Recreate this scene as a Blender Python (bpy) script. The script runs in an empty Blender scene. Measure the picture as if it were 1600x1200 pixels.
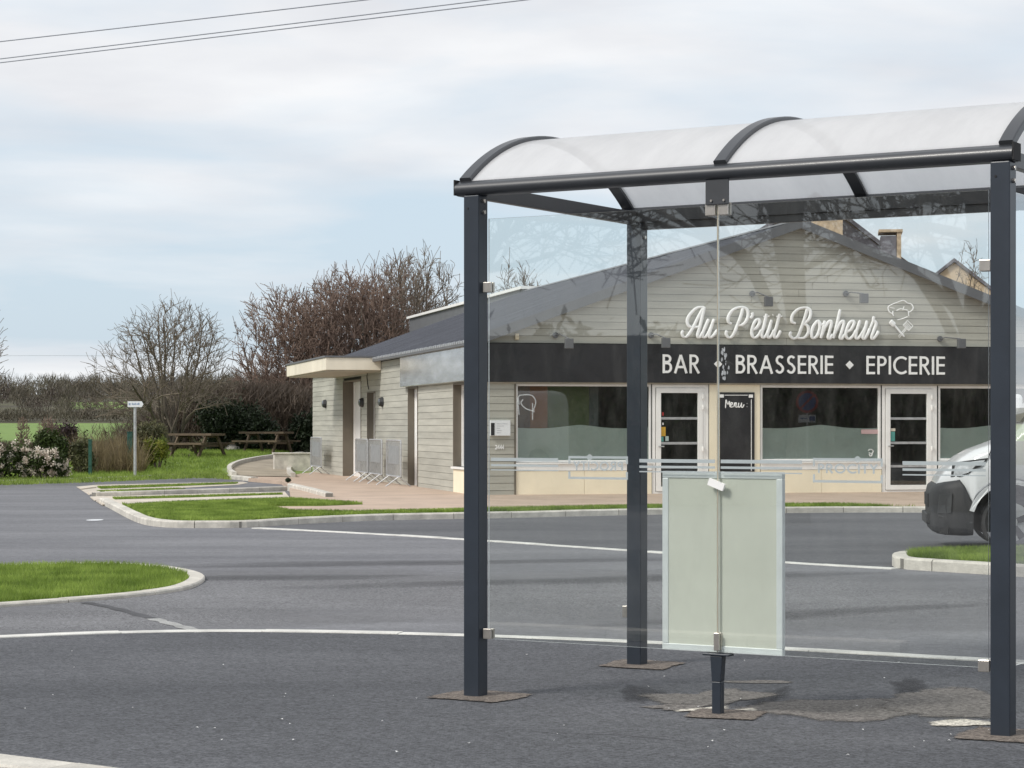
import bpy, bmesh, math, random
import numpy as np
from mathutils import Vector, Matrix
R = math.radians
SC = bpy.context.scene
COL = SC.collection
# ------------------------------------------------------------------ camera
F, VH, CH = 3450.0, 667.0, 1.45          # focal length in photo pixels, horizon row, eye height
cd = bpy.data.cameras.new('camera'); cam = bpy.data.objects.new('camera', cd); COL.objects.link(cam)
cam.location = (0, 0, CH); cam.rotation_euler = (R(90), 0, 0)
cd.sensor_width = 36; cd.lens = F / 1600 * 36; cd.shift_y = (VH - 600) / 1600
cd.clip_start = .1; cd.clip_end = 5000
SC.camera = cam
# ------------------------------------------------------------------ sky, sun, exposure
SUN_EL, SUN_AZ = 42.0, 236.0             # azimuth clockwise from +Y
wd = bpy.data.worlds.new('World'); SC.world = wd; wd.use_nodes = True
def build_world():
    nt = wd.node_tree; nt.nodes.clear(); N = nt.nodes.new; L = nt.links.new
    out = N('ShaderNodeOutputWorld'); bg = N('ShaderNodeBackground')
    sky = N('ShaderNodeTexSky'); sky.sky_type = 'NISHITA'; sky.sun_disc = False
    sky.sun_elevation = R(SUN_EL); sky.sun_rotation = R(SUN_AZ); sky.air_density = 1.0; sky.dust_density = 2.0
    tc = N('ShaderNodeTexCoord'); sx = N('ShaderNodeSeparateXYZ'); L(tc.outputs['Generated'], sx.inputs[0])
    def math_(op, a, b=None):
        m = N('ShaderNodeMath'); m.operation = op
        for i, q in enumerate((a, b)):
            if q is None: continue
            if isinstance(q, (int, float)): m.inputs[i].default_value = q
            else: L(q, m.inputs[i])
        return m.outputs[0]
    za = math_('ABSOLUTE', sx.outputs[2]); zz = math_('ADD', za, .10)
    px = math_('DIVIDE', sx.outputs[0], zz); py = math_('DIVIDE', sx.outputs[1], zz)
    cb = N('ShaderNodeCombineXYZ'); L(px, cb.inputs[0]); L(py, cb.inputs[1])
    n1 = N('ShaderNodeTexNoise'); n1.inputs['Scale'].default_value = 1.05; n1.inputs['Detail'].default_value = 7; n1.inputs['Roughness'].default_value = .52; n1.inputs['Distortion'].default_value = .35
    L(cb.outputs[0], n1.inputs['Vector'])
    # cloud deck thins out low over the horizon, a veil of haze sits on the horizon itself
    el = N('ShaderNodeValToRGB'); L(za, el.inputs[0]); e = el.color_ramp
    e.elements[0].position = 0.0; e.elements[0].color = (.66,)*3 + (1,)
    e.elements[1].position = .155; e.elements[1].color = (.66,)*3 + (1,)
    for p, v in ((.016, .56), (.030, .34), (.048, .12), (.082, .18), (.112, .48)):
        q = e.elements.new(p); q.color = (v, v, v, 1)
    cs = math_('ADD', el.outputs[0], math_('MULTIPLY', math_('SUBTRACT', n1.outputs[0], .5), 1.9))
    cr = N('ShaderNodeValToRGB'); L(cs, cr.inputs[0]); c = cr.color_ramp
    c.elements[0].position = .05; c.elements[0].color = (0, 0, 0, 1); c.elements[1].position = .75; c.elements[1].color = (1, 1, 1, 1)
    n2 = N('ShaderNodeTexNoise'); n2.inputs['Scale'].default_value = 1.7; n2.inputs['Detail'].default_value = 6
    L(cb.outputs[0], n2.inputs['Vector'])
    cc = N('ShaderNodeValToRGB'); L(n2.outputs[0], cc.inputs[0]); k = cc.color_ramp
    k.elements[0].position = .30; k.elements[0].color = (.635, .650, .685, 1)
    k.elements[1].position = .66; k.elements[1].color = (.785, .795, .812, 1)
    gap = N('ShaderNodeMixRGB'); gap.inputs[0].default_value = .78
    sm = N('ShaderNodeVectorMath'); sm.operation = 'SCALE'; sm.inputs['Scale'].default_value = .10
    L(sky.outputs[0], sm.inputs[0]); L(sm.outputs[0], gap.inputs[1]); gap.inputs[2].default_value = (.575, .685, .785, 1)
    mx = N('ShaderNodeMixRGB'); L(cr.outputs[0], mx.inputs[0]); L(gap.outputs[0], mx.inputs[1]); L(cc.outputs[0], mx.inputs[2])
    hz = N('ShaderNodeValToRGB'); L(za, hz.inputs[0]); h = hz.color_ramp
    h.elements[0].position = .008; h.elements[0].color = (1, 1, 1, 1); h.elements[1].position = .035; h.elements[1].color = (0, 0, 0, 1)
    hm = N('ShaderNodeMath'); hm.operation = 'MULTIPLY'; hm.inputs[1].default_value = .6; L(hz.outputs[0], hm.inputs[0])
    m2 = N('ShaderNodeMixRGB'); L(hm.outputs[0], m2.inputs[0]); L(mx.outputs[0], m2.inputs[1]); m2.inputs[2].default_value = (.86, .875, .86, 1)
    L(m2.outputs[0], bg.inputs[0]); bg.inputs[1].default_value = 0.775; L(bg.outputs[0], out.inputs[0])
build_world()
sl = bpy.data.lights.new('sun', 'SUN'); sl.energy = 1.5; sl.angle = R(14); sl.color = (1, .955, .89)
so = bpy.data.objects.new('sun', sl); COL.objects.link(so)
az, el_ = R(SUN_AZ), R(SUN_EL)
so.rotation_euler = Vector((-math.sin(az) * math.cos(el_), -math.cos(az) * math.cos(el_), -math.sin(el_))).to_track_quat('-Z', 'Y').to_euler()
vs = SC.view_settings; vs.view_transform = 'Standard'; vs.look = 'None'; vs.gamma = 1; vs.use_curve_mapping = False; vs.exposure = .63
SC.cycles.transparent_max_bounces = 24; SC.cycles.max_bounces = 8
# ------------------------------------------------------------------ helpers
rnd = random.Random(7)
def G(u, v, z=0.0):                       # photo pixel -> point on the level z
    Y = F * (CH - z) / (v - VH); return ((u - 800) / F * Y, Y)
def at(u, v, Y):                          # photo pixel -> point at depth Y
    return ((u - 800) / F * Y, Y, CH + (VH - v) / F * Y)
def S(t): t = min(1, max(0, t)); return t * t * (3 - 2 * t)
def tag(o, label=None, cat=None, group=None, kind=None):
    if label: o['label'] = label
    if cat: o['category'] = cat
    if group: o['group'] = group
    if kind: o['kind'] = kind
    return o
def empty(name, loc=(0, 0, 0), rz=0):
    o = bpy.data.objects.new(name, None); COL.objects.link(o); o.location = loc; o.rotation_euler = (0, 0, rz); o.empty_display_size = .2
    return o
def link(name, me, mat=None, parent=None, loc=None):
    o = bpy.data.objects.new(name, me); COL.objects.link(o)
    if mat is not None and not me.materials: me.materials.append(mat)
    if parent: o.parent = parent
    if loc: o.location = loc
    return o
def copy_tree(o, parent=None):
    c = o.copy(); COL.objects.link(c); c.parent = parent
    for ch in list(o.children): copy_tree(ch, c)
    return c
class MB:
    def __init__(s): s.v = []; s.f = []; s.m = []
    def add(s, vs_, fs, mi=0):
        n = len(s.v); s.v += [tuple(p) for p in vs_]; s.f += [tuple(i + n for i in f) for f in fs]; s.m += [mi] * len(fs); return s
    def box(s, x0, x1, y0, y1, z0, z1, mi=0):
        return s.add([(x0, y0, z0), (x1, y0, z0), (x1, y1, z0), (x0, y1, z0), (x0, y0, z1), (x1, y0, z1), (x1, y1, z1), (x0, y1, z1)],
                     [(0, 3, 2, 1), (4, 5, 6, 7), (0, 1, 5, 4), (1, 2, 6, 5), (2, 3, 7, 6), (3, 0, 4, 7)], mi)
    def prism(s, pa, pb, mi=0):           # two matching rings
        n = len(pa); return s.add(list(pa) + list(pb), [tuple(range(n - 1, -1, -1)), tuple(range(n, 2 * n))] + [(i, (i + 1) % n, n + (i + 1) % n, n + i) for i in range(n)], mi)
    def tube(s, pts, rad, n=8, cap=True, mi=0, flat=None):
        P = [Vector(p) for p in pts]; rr = rad if hasattr(rad, '__len__') else [rad] * len(P)
        ref = None; b0 = len(s.v); k = len(P)
        for i in range(k):
            t = (P[min(i + 1, k - 1)] - P[max(i - 1, 0)]); t = t.normalized() if t.length > 1e-9 else Vector((0, 0, 1))
            if ref is None:
                ref = Vector((0, 0, 1)) if abs(t.z) < .9 else Vector((1, 0, 0))
                if flat is not None: ref = Vector(flat)
            if flat is not None: ref = Vector(flat)
            a = t.cross(ref).normalized(); b = a.cross(t).normalized(); ref = b if flat is None else ref
            for j in range(n):
                w = 2 * math.pi * j / n + (math.pi / n if n == 4 else 0)
                fb = .45 if flat is not None else 1
                s.v.append(tuple(P[i] + a * (rr[i] * math.cos(w)) + b * (rr[i] * fb * math.sin(w))))
        for i in range(k - 1):
            for j in range(n):
                s.f.append((b0 + i * n + j, b0 + i * n + (j + 1) % n, b0 + (i + 1) * n + (j + 1) % n, b0 + (i + 1) * n + j)); s.m.append(mi)
        if cap:
            s.f.append(tuple(b0 + j for j in range(n - 1, -1, -1))); s.f.append(tuple(b0 + (k - 1) * n + j for j in range(n))); s.m += [mi, mi]
        return s
    def build(s, name, mat, parent=None, smooth=False, bevel=0, loc=None, fix=True):
        me = bpy.data.meshes.new(name); me.from_pydata(s.v, [], s.f)
        for m in (mat if isinstance(mat, (list, tuple)) else [mat]): me.materials.append(m)
        if any(s.m): me.polygons.foreach_set('material_index', s.m)
        if fix or bevel:
            bm = bmesh.new(); bm.from_mesh(me)
            if fix: bmesh.ops.recalc_face_normals(bm, faces=bm.faces)
            if bevel:
                es = [e for e in bm.edges if len(e.link_faces) == 2 and e.calc_face_angle(0) > .6]
                bmesh.ops.bevel(bm, geom=es, offset=bevel, segments=2, profile=.5, affect='EDGES', clamp_overlap=True)
            bm.to_mesh(me); bm.free()
        if smooth:
            me.polygons.foreach_set('use_smooth', [True] * len(me.polygons))
            me.set_sharp_from_angle(angle=R(40))
        me.update()
        return link(name, me, None, parent, loc)
def npmesh(name, V, Fc, mat, parent=None, smooth=False, mi=None):
    me = bpy.data.meshes.new(name); V = np.asarray(V, np.float32); Fc = np.asarray(Fc, np.int32)
    k = Fc.shape[1]; me.vertices.add(len(V)); me.vertices.foreach_set('co', V.ravel())
    me.loops.add(Fc.size); me.loops.foreach_set('vertex_index', Fc.ravel())
    me.polygons.add(len(Fc)); me.polygons.foreach_set('loop_start', np.arange(0, Fc.size, k, dtype=np.int32))
    if smooth: me.polygons.foreach_set('use_smooth', np.ones(len(Fc), bool))
    for m in (mat if isinstance(mat, (list, tuple)) else [mat]): me.materials.append(m)
    if mi is not None: me.polygons.foreach_set('material_index', np.asarray(mi, np.int32))
    me.update(); me.validate()
    return link(name, me, None, parent)
def catmull(P, n=8):
    P = [np.array(p, float) for p in P]; out = []
    for i in range(len(P) - 1):
        p0 = P[i - 1] if i else 2 * P[0] - P[1]; p1, p2 = P[i], P[i + 1]; p3 = P[i + 2] if i + 2 < len(P) else 2 * P[-1] - P[-2]
        for k in range(n):
            t = k / n; out.append(.5 * (2 * p1 + (p2 - p0) * t + (2 * p0 - 5 * p1 + 4 * p2 - p3) * t * t + (3 * p1 - p0 - 3 * p2 + p3) * t ** 3))
    out.append(P[-1]); return out
def inpoly(x, y, poly):
    c = np.zeros(len(x), bool); n = len(poly); j = n - 1
    for i in range(n):
        xi, yi = poly[i]; xj, yj = poly[j]
        c ^= ((yi > y) != (yj > y)) & (x < (xj - xi) * (y - yi) / ((yj - yi) if yj != yi else 1e-9) + xi); j = i
    return c
# ------------------------------------------------------------------ materials
MATS = {}
def M(name, col, rough=.6, var=.12, scale=6.0, bump=0.0, bscale=40.0, metal=0.0, spec=.5, rand=0.0, coat=0.0, col2=None, stretch=None, detail=4, fine=0.0, fscale=120.0, sub=None):
    if name in MATS: return MATS[name]
    m = bpy.data.materials.new(name); m.use_nodes = True; nt = m.node_tree; N = nt.nodes.new; L = nt.links.new
    b = nt.nodes['Principled BSDF']; b.inputs['Roughness'].default_value = rough; b.inputs['Metallic'].default_value = metal
    b.inputs['Specular IOR Level'].default_value = spec; b.inputs['Coat Weight'].default_value = coat
    tc = N('ShaderNodeTexCoord'); src = tc.outputs['Object']
    if stretch:
        mp = N('ShaderNodeMapping'); mp.inputs['Scale'].default_value = stretch; L(src, mp.inputs[0]); src = mp.outputs[0]
    n = N('ShaderNodeTexNoise'); n.inputs['Scale'].default_value = scale; n.inputs['Detail'].default_value = detail; n.inputs['Roughness'].default_value = .6; L(src, n.inputs['Vector'])
    rp = N('ShaderNodeValToRGB'); rp.color_ramp.elements[0].position = .3; rp.color_ramp.elements[1].position = .7
    c2 = col2 or tuple(min(1, c * (1 + var)) for c in col); c1 = tuple(c * (1 - var) for c in col) if not col2 else col
    rp.color_ramp.elements[0].color = (*c1, 1); rp.color_ramp.elements[1].color = (*c2, 1); L(n.outputs[0], rp.inputs[0]); out = rp.outputs[0]
    if fine:
        n3 = N('ShaderNodeTexNoise'); n3.inputs['Scale'].default_value = fscale; n3.inputs['Detail'].default_value = 2; L(tc.outputs['Object'], n3.inputs['Vector'])
        mr = N('ShaderNodeMapRange'); mr.inputs[1].default_value = .3; mr.inputs[2].default_value = .7; mr.inputs[3].default_value = 1 - fine; mr.inputs[4].default_value = 1 + fine; L(n3.outputs[0], mr.inputs[0])
        vm = N('ShaderNodeVectorMath'); vm.operation = 'SCALE'; L(out, vm.inputs[0]); L(mr.outputs[0], vm.inputs['Scale']); out = vm.outputs[0]
    if rand:
        oi = N('ShaderNodeObjectInfo'); mr = N('ShaderNodeMapRange'); mr.inputs[3].default_value = 1 - rand; mr.inputs[4].default_value = 1 + rand; L(oi.outputs['Random'], mr.inputs[0])
        vm = N('ShaderNodeVectorMath'); vm.operation = 'SCALE'; L(out, vm.inputs[0]); L(mr.outputs[0], vm.inputs['Scale']); out = vm.outputs[0]
    L(out, b.inputs['Base Color'])
    if bump:
        n2 = N('ShaderNodeTexNoise'); n2.inputs['Scale'].default_value = bscale; n2.inputs['Detail'].default_value = 3; L(src, n2.inputs['Vector'])
        bp = N('ShaderNodeBump'); bp.inputs['Strength'].default_value = bump; bp.inputs['Distance'].default_value = .02; L(n2.outputs[0], bp.inputs['Height']); L(bp.outputs[0], b.inputs['Normal'])
    if sub: b.inputs['Subsurface Weight'].default_value = sub
    MATS[name] = m; return m
def leafmat(name, col, var=.35, scale=3.0, trans=.35, rough=.55, col2=None):
    m = bpy.data.materials.new(name); m.use_nodes = True; nt = m.node_tree; N = nt.nodes.new; L = nt.links.new
    b = nt.nodes['Principled BSDF']; b.inputs['Roughness'].default_value = rough; b.inputs['Specular IOR Level'].default_value = .3
    g = N('ShaderNodeNewGeometry'); n = N('ShaderNodeTexNoise'); n.inputs['Scale'].default_value = scale; n.inputs['Detail'].default_value = 3; L(g.outputs['Position'], n.inputs['Vector'])
    rp = N('ShaderNodeValToRGB'); rp.color_ramp.elements[0].position = .32; rp.color_ramp.elements[1].position = .68
    rp.color_ramp.elements[0].color = (*[c * (1 - var) for c in col], 1); rp.color_ramp.elements[1].color = (*(col2 or [c * (1 + var) for c in col]), 1)
    ri = N('ShaderNodeMapRange'); ri.inputs[3].default_value = .75; ri.inputs[4].default_value = 1.25; L(g.outputs['Random Per Island'], ri.inputs[0])
    vm = N('ShaderNodeVectorMath'); vm.operation = 'SCALE'; L(n.outputs[0], rp.inputs[0]); L(rp.outputs[0], vm.inputs[0]); L(ri.outputs[0], vm.inputs['Scale'])
    L(vm.outputs[0], b.inputs['Base Color'])
    t = N('ShaderNodeBsdfTranslucent'); L(vm.outputs[0], t.inputs[0]); mx = N('ShaderNodeMixShader'); mx.inputs[0].default_value = trans
    L(b.outputs[0], mx.inputs[1]); L(t.outputs[0], mx.inputs[2]); L(mx.outputs[0], nt.nodes['Material Output'].inputs[0])
    return m
def asphalt(name, base, light, grain, gscale, rough=.85):
    m = bpy.data.materials.new(name); m.use_nodes = True; nt = m.node_tree; N = nt.nodes.new; L = nt.links.new
    b = nt.nodes['Principled BSDF']; b.inputs['Roughness'].default_value = rough; b.inputs['Specular IOR Level'].default_value = .25
    tc = N('ShaderNodeTexCoord'); o = tc.outputs['Object']
    def noise(sc, det, vec=o, ro=.6):
        n = N('ShaderNodeTexNoise'); n.inputs['Scale'].default_value = sc; n.inputs['Detail'].default_value = det; n.inputs['Roughness'].default_value = ro; L(vec, n.inputs['Vector']); return n.outputs[0]
    mp = N('ShaderNodeMapping'); mp.inputs['Scale'].default_value = (.35, 1.1, 1); mp.inputs['Rotation'].default_value = (0, 0, R(8)); L(o, mp.inputs[0])
    big = N('ShaderNodeValToRGB'); L(noise(.55, 6, mp.outputs[0]), big.inputs[0]); c = big.color_ramp
    c.elements[0].position = .33; c.elements[0].color = (*base, 1); c.elements[1].position = .68; c.elements[1].color = (*light, 1)
    v = N('ShaderNodeTexVoronoi'); v.inputs['Scale'].default_value = gscale; L(o, v.inputs['Vector'])
    sp = N('ShaderNodeSeparateColor'); L(v.outputs['Color'], sp.inputs[0])
    mr = N('ShaderNodeMapRange'); mr.inputs[3].default_value = 1 - grain; mr.inputs[4].default_value = 1 + grain; L(sp.outputs[0], mr.inputs[0])
    mr2 = N('ShaderNodeMapRange'); mr2.inputs[1].default_value = .3; mr2.inputs[2].default_value = .7; mr2.inputs[3].default_value = .88; mr2.inputs[4].default_value = 1.12; L(noise(9, 4), mr2.inputs[0])
    ml = N('ShaderNodeMath'); ml.operation = 'MULTIPLY'; L(mr.outputs[0], ml.inputs[0]); L(mr2.outputs[0], ml.inputs[1])
    vm = N('ShaderNodeVectorMath'); vm.operation = 'SCALE'; L(big.outputs[0], vm.inputs[0]); L(ml.outputs[0], vm.inputs['Scale']); L(vm.outputs[0], b.inputs['Base Color'])
    bp = N('ShaderNodeBump'); bp.inputs['Strength'].default_value = .55; bp.inputs['Distance'].default_value = .006; L(v.outputs['Distance'], bp.inputs['Height']); L(bp.outputs[0], b.inputs['Normal'])
    return m
def glassmat(name, tint=(.93, .965, .95), dirt=.05, ior=1.45, boost=1.0):
    m = bpy.data.materials.new(name); m.use_nodes = True; nt = m.node_tree; nt.nodes.clear(); N = nt.nodes.new; L = nt.links.new
    out = N('ShaderNodeOutputMaterial'); tr = N('ShaderNodeBsdfTransparent'); tr.inputs[0].default_value = (*tint, 1)
    gl = N('ShaderNodeBsdfGlossy'); gl.inputs['Roughness'].default_value = .012; gl.inputs[0].default_value = (1, 1, 1, 1)
    fr = N('ShaderNodeFresnel'); fr.inputs[0].default_value = ior
    g = N('ShaderNodeNewGeometry'); inv = N('ShaderNodeMath'); inv.operation = 'SUBTRACT'; inv.inputs[0].default_value = 1; L(g.outputs['Backfacing'], inv.inputs[1])
    ml = N('ShaderNodeMath'); ml.operation = 'MULTIPLY'; L(fr.outputs[0], ml.inputs[0]); L(inv.outputs[0], ml.inputs[1])
    m2 = N('ShaderNodeMath'); m2.operation = 'MULTIPLY'; m2.use_clamp = True; m2.inputs[1].default_value = boost; L(ml.outputs[0], m2.inputs[0])
    a = N('ShaderNodeMixShader'); L(m2.outputs[0], a.inputs[0]); L(tr.outputs[0], a.inputs[1]); L(gl.outputs[0], a.inputs[2])
    df = N('ShaderNodeBsdfDiffuse'); df.inputs[0].default_value = (.62, .62, .58, 1)
    tc = N('ShaderNodeTexCoord'); mp = N('ShaderNodeMapping'); mp.inputs['Scale'].default_value = (6, 6, 1.6); L(tc.outputs['Object'], mp.inputs[0])
    n = N('ShaderNodeTexNoise'); n.inputs['Scale'].default_value = 1.6; n.inputs['Detail'].default_value = 7; n.inputs['Roughness'].default_value = .65; L(mp.outputs[0], n.inputs['Vector'])
    mr = N('ShaderNodeMapRange'); mr.inputs[1].default_value = .45; mr.inputs[2].default_value = .8; mr.inputs[3].default_value = dirt * .15; mr.inputs[4].default_value = dirt * 1.6; L(n.outputs[0], mr.inputs[0])
    b = N('ShaderNodeMixShader'); L(mr.outputs[0], b.inputs[0]); L(a.outputs[0], b.inputs[1]); L(df.outputs[0], b.inputs[2]); L(b.outputs[0], out.inputs[0])
    return m
def milky(name, trans, opac, colr, streak=.12, sc=(14, 2, 2)):
    m = bpy.data.materials.new(name); m.use_nodes = True; nt = m.node_tree; nt.nodes.clear(); N = nt.nodes.new; L = nt.links.new
    out = N('ShaderNodeOutputMaterial'); tp = N('ShaderNodeBsdfTransparent'); tl = N('ShaderNodeBsdfTranslucent'); df = N('ShaderNodeBsdfPrincipled'); df.inputs['Roughness'].default_value = .25
    tc = N('ShaderNodeTexCoord'); mp = N('ShaderNodeMapping'); mp.inputs['Scale'].default_value = sc; L(tc.outputs['Object'], mp.inputs[0])
    n = N('ShaderNodeTexNoise'); n.inputs['Scale'].default_value = 1.2; n.inputs['Detail'].default_value = 8; n.inputs['Roughness'].default_value = .68; L(mp.outputs[0], n.inputs['Vector'])
    rp = N('ShaderNodeValToRGB'); rp.color_ramp.elements[0].position = .32; rp.color_ramp.elements[1].position = .66
    rp.color_ramp.elements[0].color = (*[c * (1 - streak) for c in colr], 1); rp.color_ramp.elements[1].color = (*[min(1, c * (1 + streak)) for c in colr], 1); L(n.outputs[0], rp.inputs[0])
    L(rp.outputs[0], tl.inputs[0]); L(rp.outputs[0], df.inputs['Base Color'])
    a = N('ShaderNodeMixShader'); a.inputs[0].default_value = trans; L(df.outputs[0], a.inputs[1]); L(tl.outputs[0], a.inputs[2])
    b = N('ShaderNodeMixShader'); b.inputs[0].default_value = opac; L(tp.outputs[0], b.inputs[1]); L(a.outputs[0], b.inputs[2]); L(b.outputs[0], out.inputs[0])
    return m
ASPH = asphalt('road_asphalt', (.145, .147, .159), (.222, .224, .236), .16, 55)
ASPD = asphalt('car_park_asphalt', (.098, .100, .108), (.142, .144, .153), .16, 55)
ASPF = asphalt('forecourt_asphalt', (.080, .083, .091), (.118, .121, .131), .42, 80)
CONC = M('kerb_concrete', (.60, .57, .51), .85, .22, 5, .35, 60, rand=.10, fine=.10)
CONCD = M('kerb_joint', (.20, .19, .17), .9, .2, 5)
WLINE = M('white_line', (.66, .65, .61), .8, .22, 3.5, .2, 60, fine=.12)
PINK = M('pink_paving', (.50, .385, .30), .85, .14, 1.2, .2, 60, fine=.12, fscale=60)
BEIGE = M('beige_paver', (.58, .52, .44), .85, .16, 2, .2, 60, rand=.08)
SAND = M('sandy_path', (.34, .29, .22), .9, .22, 1.5, .4, 30, fine=.15)
TURF = M('turf', (.13, .20, .036), .9, .3, 1.3, .6, 25, fine=.25, fscale=30, col2=(.20, .28, .06))
FIELD = M('field_grass', (.135, .225, .042), .9, .3, .05, col2=(.185, .275, .065), stretch=(1, .3, 1), fine=.12, fscale=.6)
HILLM = M('hill_scrub', (.075, .066, .045), .95, .3, .06, col2=(.10, .10, .05), fine=.3, fscale=.8)
SOIL = M('mortar_grit', (.20, .16, .125), .95, .3, 14, .9, 60, fine=.35, fscale=90)
STAIN = M('pale_asphalt_stain', (.20, .185, .165), .9, .25, 6, .4, 70, fine=.3, fscale=90)
CHALK = M('cement_spill', (.55, .52, .46), .9, .35, 12, .3, 80, fine=.2)
CLAD = M('cladding_paint', (.44, .432, .378), .7, .15, 1.1, .10, 50, rand=.075, stretch=(.5, .5, 6))
CREAM = M('cream_panel', (.94, .85, .66), .6, .05, 1.5, rand=.02)
PVC = M('white_pvc', (.95, .94, .92), .35, .05, 3)
BLACKS = M('black_signboard', (.016, .016, .019), .42, .3, 3)
LETTER = M('letter_white', (.95, .95, .94), .45, .04, 3)
ZINC = M('zinc_sheet', (.60, .60, .61), .24, .22, 1.4, .12, 3, metal=.85, stretch=(1, .7, 3))
ROOFM = M('roof_sheet', (.15, .157, .18), .5, .18, .7, .1, 20, stretch=(.5, 2, 1), fine=.08, fscale=20)
TRIM = M('roof_trim', (.135, .140, .150), .5, .1, 2)
BROWN = M('reveal_brown', (.155, .135, .105), .6, .1, 2)
DARKW = M('dark_wall', (.035, .036, .036), .9, .2, 1)
INT_D = M('grey_wall', (.12, .13, .13), .8); INT_O = M('orange_wall', (.42, .16, .06), .8, .15, 1); INT_G = M('green_wall', (.13, .165, .055), .8, .2, 1); INT_B = M('brown_wall', (.27, .17, .13), .8, .2, 1)
ANTH = M('anthracite_paint', (.028, .036, .049), .36, .14, 4, .03, 300, spec=.5)
ANTHD = M('anthracite_beam', (.032, .035, .041), .42, .12, 4, spec=.8, coat=.12)
STEEL = M('brushed_steel', (.62, .58, .53), .32, .10, 20, metal=.9)
ALU = M('aluminium', (.80, .83, .84), .4, .06, 10, metal=.15)
GALV = M('galvanised', (.52, .53, .54), .42, .2, 9, metal=.6)
DISP = M('display_back', (.68, .69, .615), .5, .08, 1.6, rand=0)
RUBBER = M('rubber_black', (.022, .022, .023), .8, .2, 6)
PLAST = M('grey_plastic', (.030, .031, .034), .6, .15, 5, .08, 200)
VANW = M('van_white', (.80, .81, .82), .28, .03, 2, coat=.5)
DGLASS = M('dark_glass', (.012, .014, .016), .04, .1, 3, spec=.8)
CLEAR = M('lamp_glass', (.22, .24, .26), .08, .35, 9, spec=1.0, metal=.5)
BARK = M('bark', (.115, .095, .075), .9, .3, 6, .5, 25, stretch=(1, 1, .3))
TWIG = M('twig_grey', (.15, .125, .10), .9, .3, .8, col2=(.24, .195, .15))
TWIGR = M('twig_brown', (.18, .125, .102), .9, .3, .8, col2=(.28, .20, .155))
WOODM = M('picnic_wood', (.115, .085, .055), .85, .3, 4, .3, 30, rand=.15, stretch=(1, 6, 6))
GREENP = M('green_paint', (.020, .085, .065), .5, .15, 6)
SIGNW = M('sign_white', (.80, .82, .84), .4, .04, 5)
SIGNB = M('sign_blue', (.06, .12, .34), .4, .1, 5); SIGNR = M('sign_red', (.45, .03, .03), .4, .1, 5)
SLATE = M('slate', (.15, .145, .165), .6, .25, 3, .2, 20, fine=.15, fscale=10); STONE = M('stone', (.50, .39, .27), .9, .25, 3, .4, 10, fine=.2, fscale=8)
RENDERW = M('cream_render', (.64, .51, .36), .9, .12, 1)
FILM = milky('frosted_film', .28, .95, (.84, .91, .87), .06, (1, 1, 1))
DECAL = milky('glass_decal', .30, .80, (.64, .69, .70), .03, (3, 3, 3))
POLY = milky('polycarbonate', .42, .90, (.93, .93, .94), .07, (3.0, .9, .9))
SHG = glassmat('shelter_glass', (.965, .979, .970), .019, 1.5, 2.6)
WING = glassmat('window_glass', (.82, .85, .84), .02, 1.5, 2.6)
EDGE = M('glass_edge', (.88, .95, .93), .2, .1, 30, spec=.7)
BRASS = M('glass_seal', (.62, .56, .44), .35, .1, 10, metal=.5)
LF_DARK = leafmat('leaf_dark', (.022, .034, .016), .4, 2.0, .2); LF_GREEN = leafmat('leaf_green', (.060, .085, .026), .4, 2.5, .3)
LF_YEL = leafmat('leaf_yellow', (.36, .36, .05), .35, 3, .35, col2=(.14, .20, .04)); LF_VAR = leafmat('leaf_olive', (.085, .100, .045), .45, 3, .3, col2=(.24, .23, .13))
FLOWER = leafmat('flower_blush', (.74, .62, .52), .2, 4, .3, col2=(.86, .80, .70)); REED = leafmat('reed_dry', (.20, .150, .085), .4, 3, .3, col2=(.30, .24, .13))
SCRUB = leafmat('scrub_twig', (.080, .060, .046), .4, .6, .15, col2=(.145, .110, .082)); WOODF = leafmat('wood_far', (.115, .090, .075), .3, .06, .1, col2=(.15, .14, .095))
GRASS = leafmat('grass_blade', (.205, .315, .052), .32, 2.2, .5, col2=(.37, .48, .11)); PURP = leafmat('twig_purple', (.085, .060, .062), .35, 2, .2)
# ------------------------------------------------------------------ terrain, lawn
def zl(x, y): return .08 + .46 * S((y - 60) / 18) * S((-x - 5.5) / 4)
def GL(u, v):
    z = .1
    for i in range(60):
        X, Y = G(u, v, z); z += .35 * (zl(X, Y) - z)
    return (X, Y, z)
PR = [(-40, -.30), (52, -.30), (66, -.25), (84, .15), (100, -2.2), (135, -2.4), (190, -.35), (255, 1.0), (335, 2.0), (360, 3.0), (420, 5.6), (500, 8.9), (570, 11.0), (700, 12), (1500, 14), (4000, 18)]
def tz(x, y):
    for (a, za), (b, zb) in zip(PR, PR[1:]):
        if y <= b:
            t = max(0, (y - a) / (b - a)); z = za + (zb - za) * t; break
    else: z = 14
    if y > 340: z += 1.6 * math.sin(x * .02 + 1) * S((y - 340) / 200) + .012 * (-x - 40) * S((y - 340) / 150) * (1 if x > -300 else 0) * .4
    return z
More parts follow.
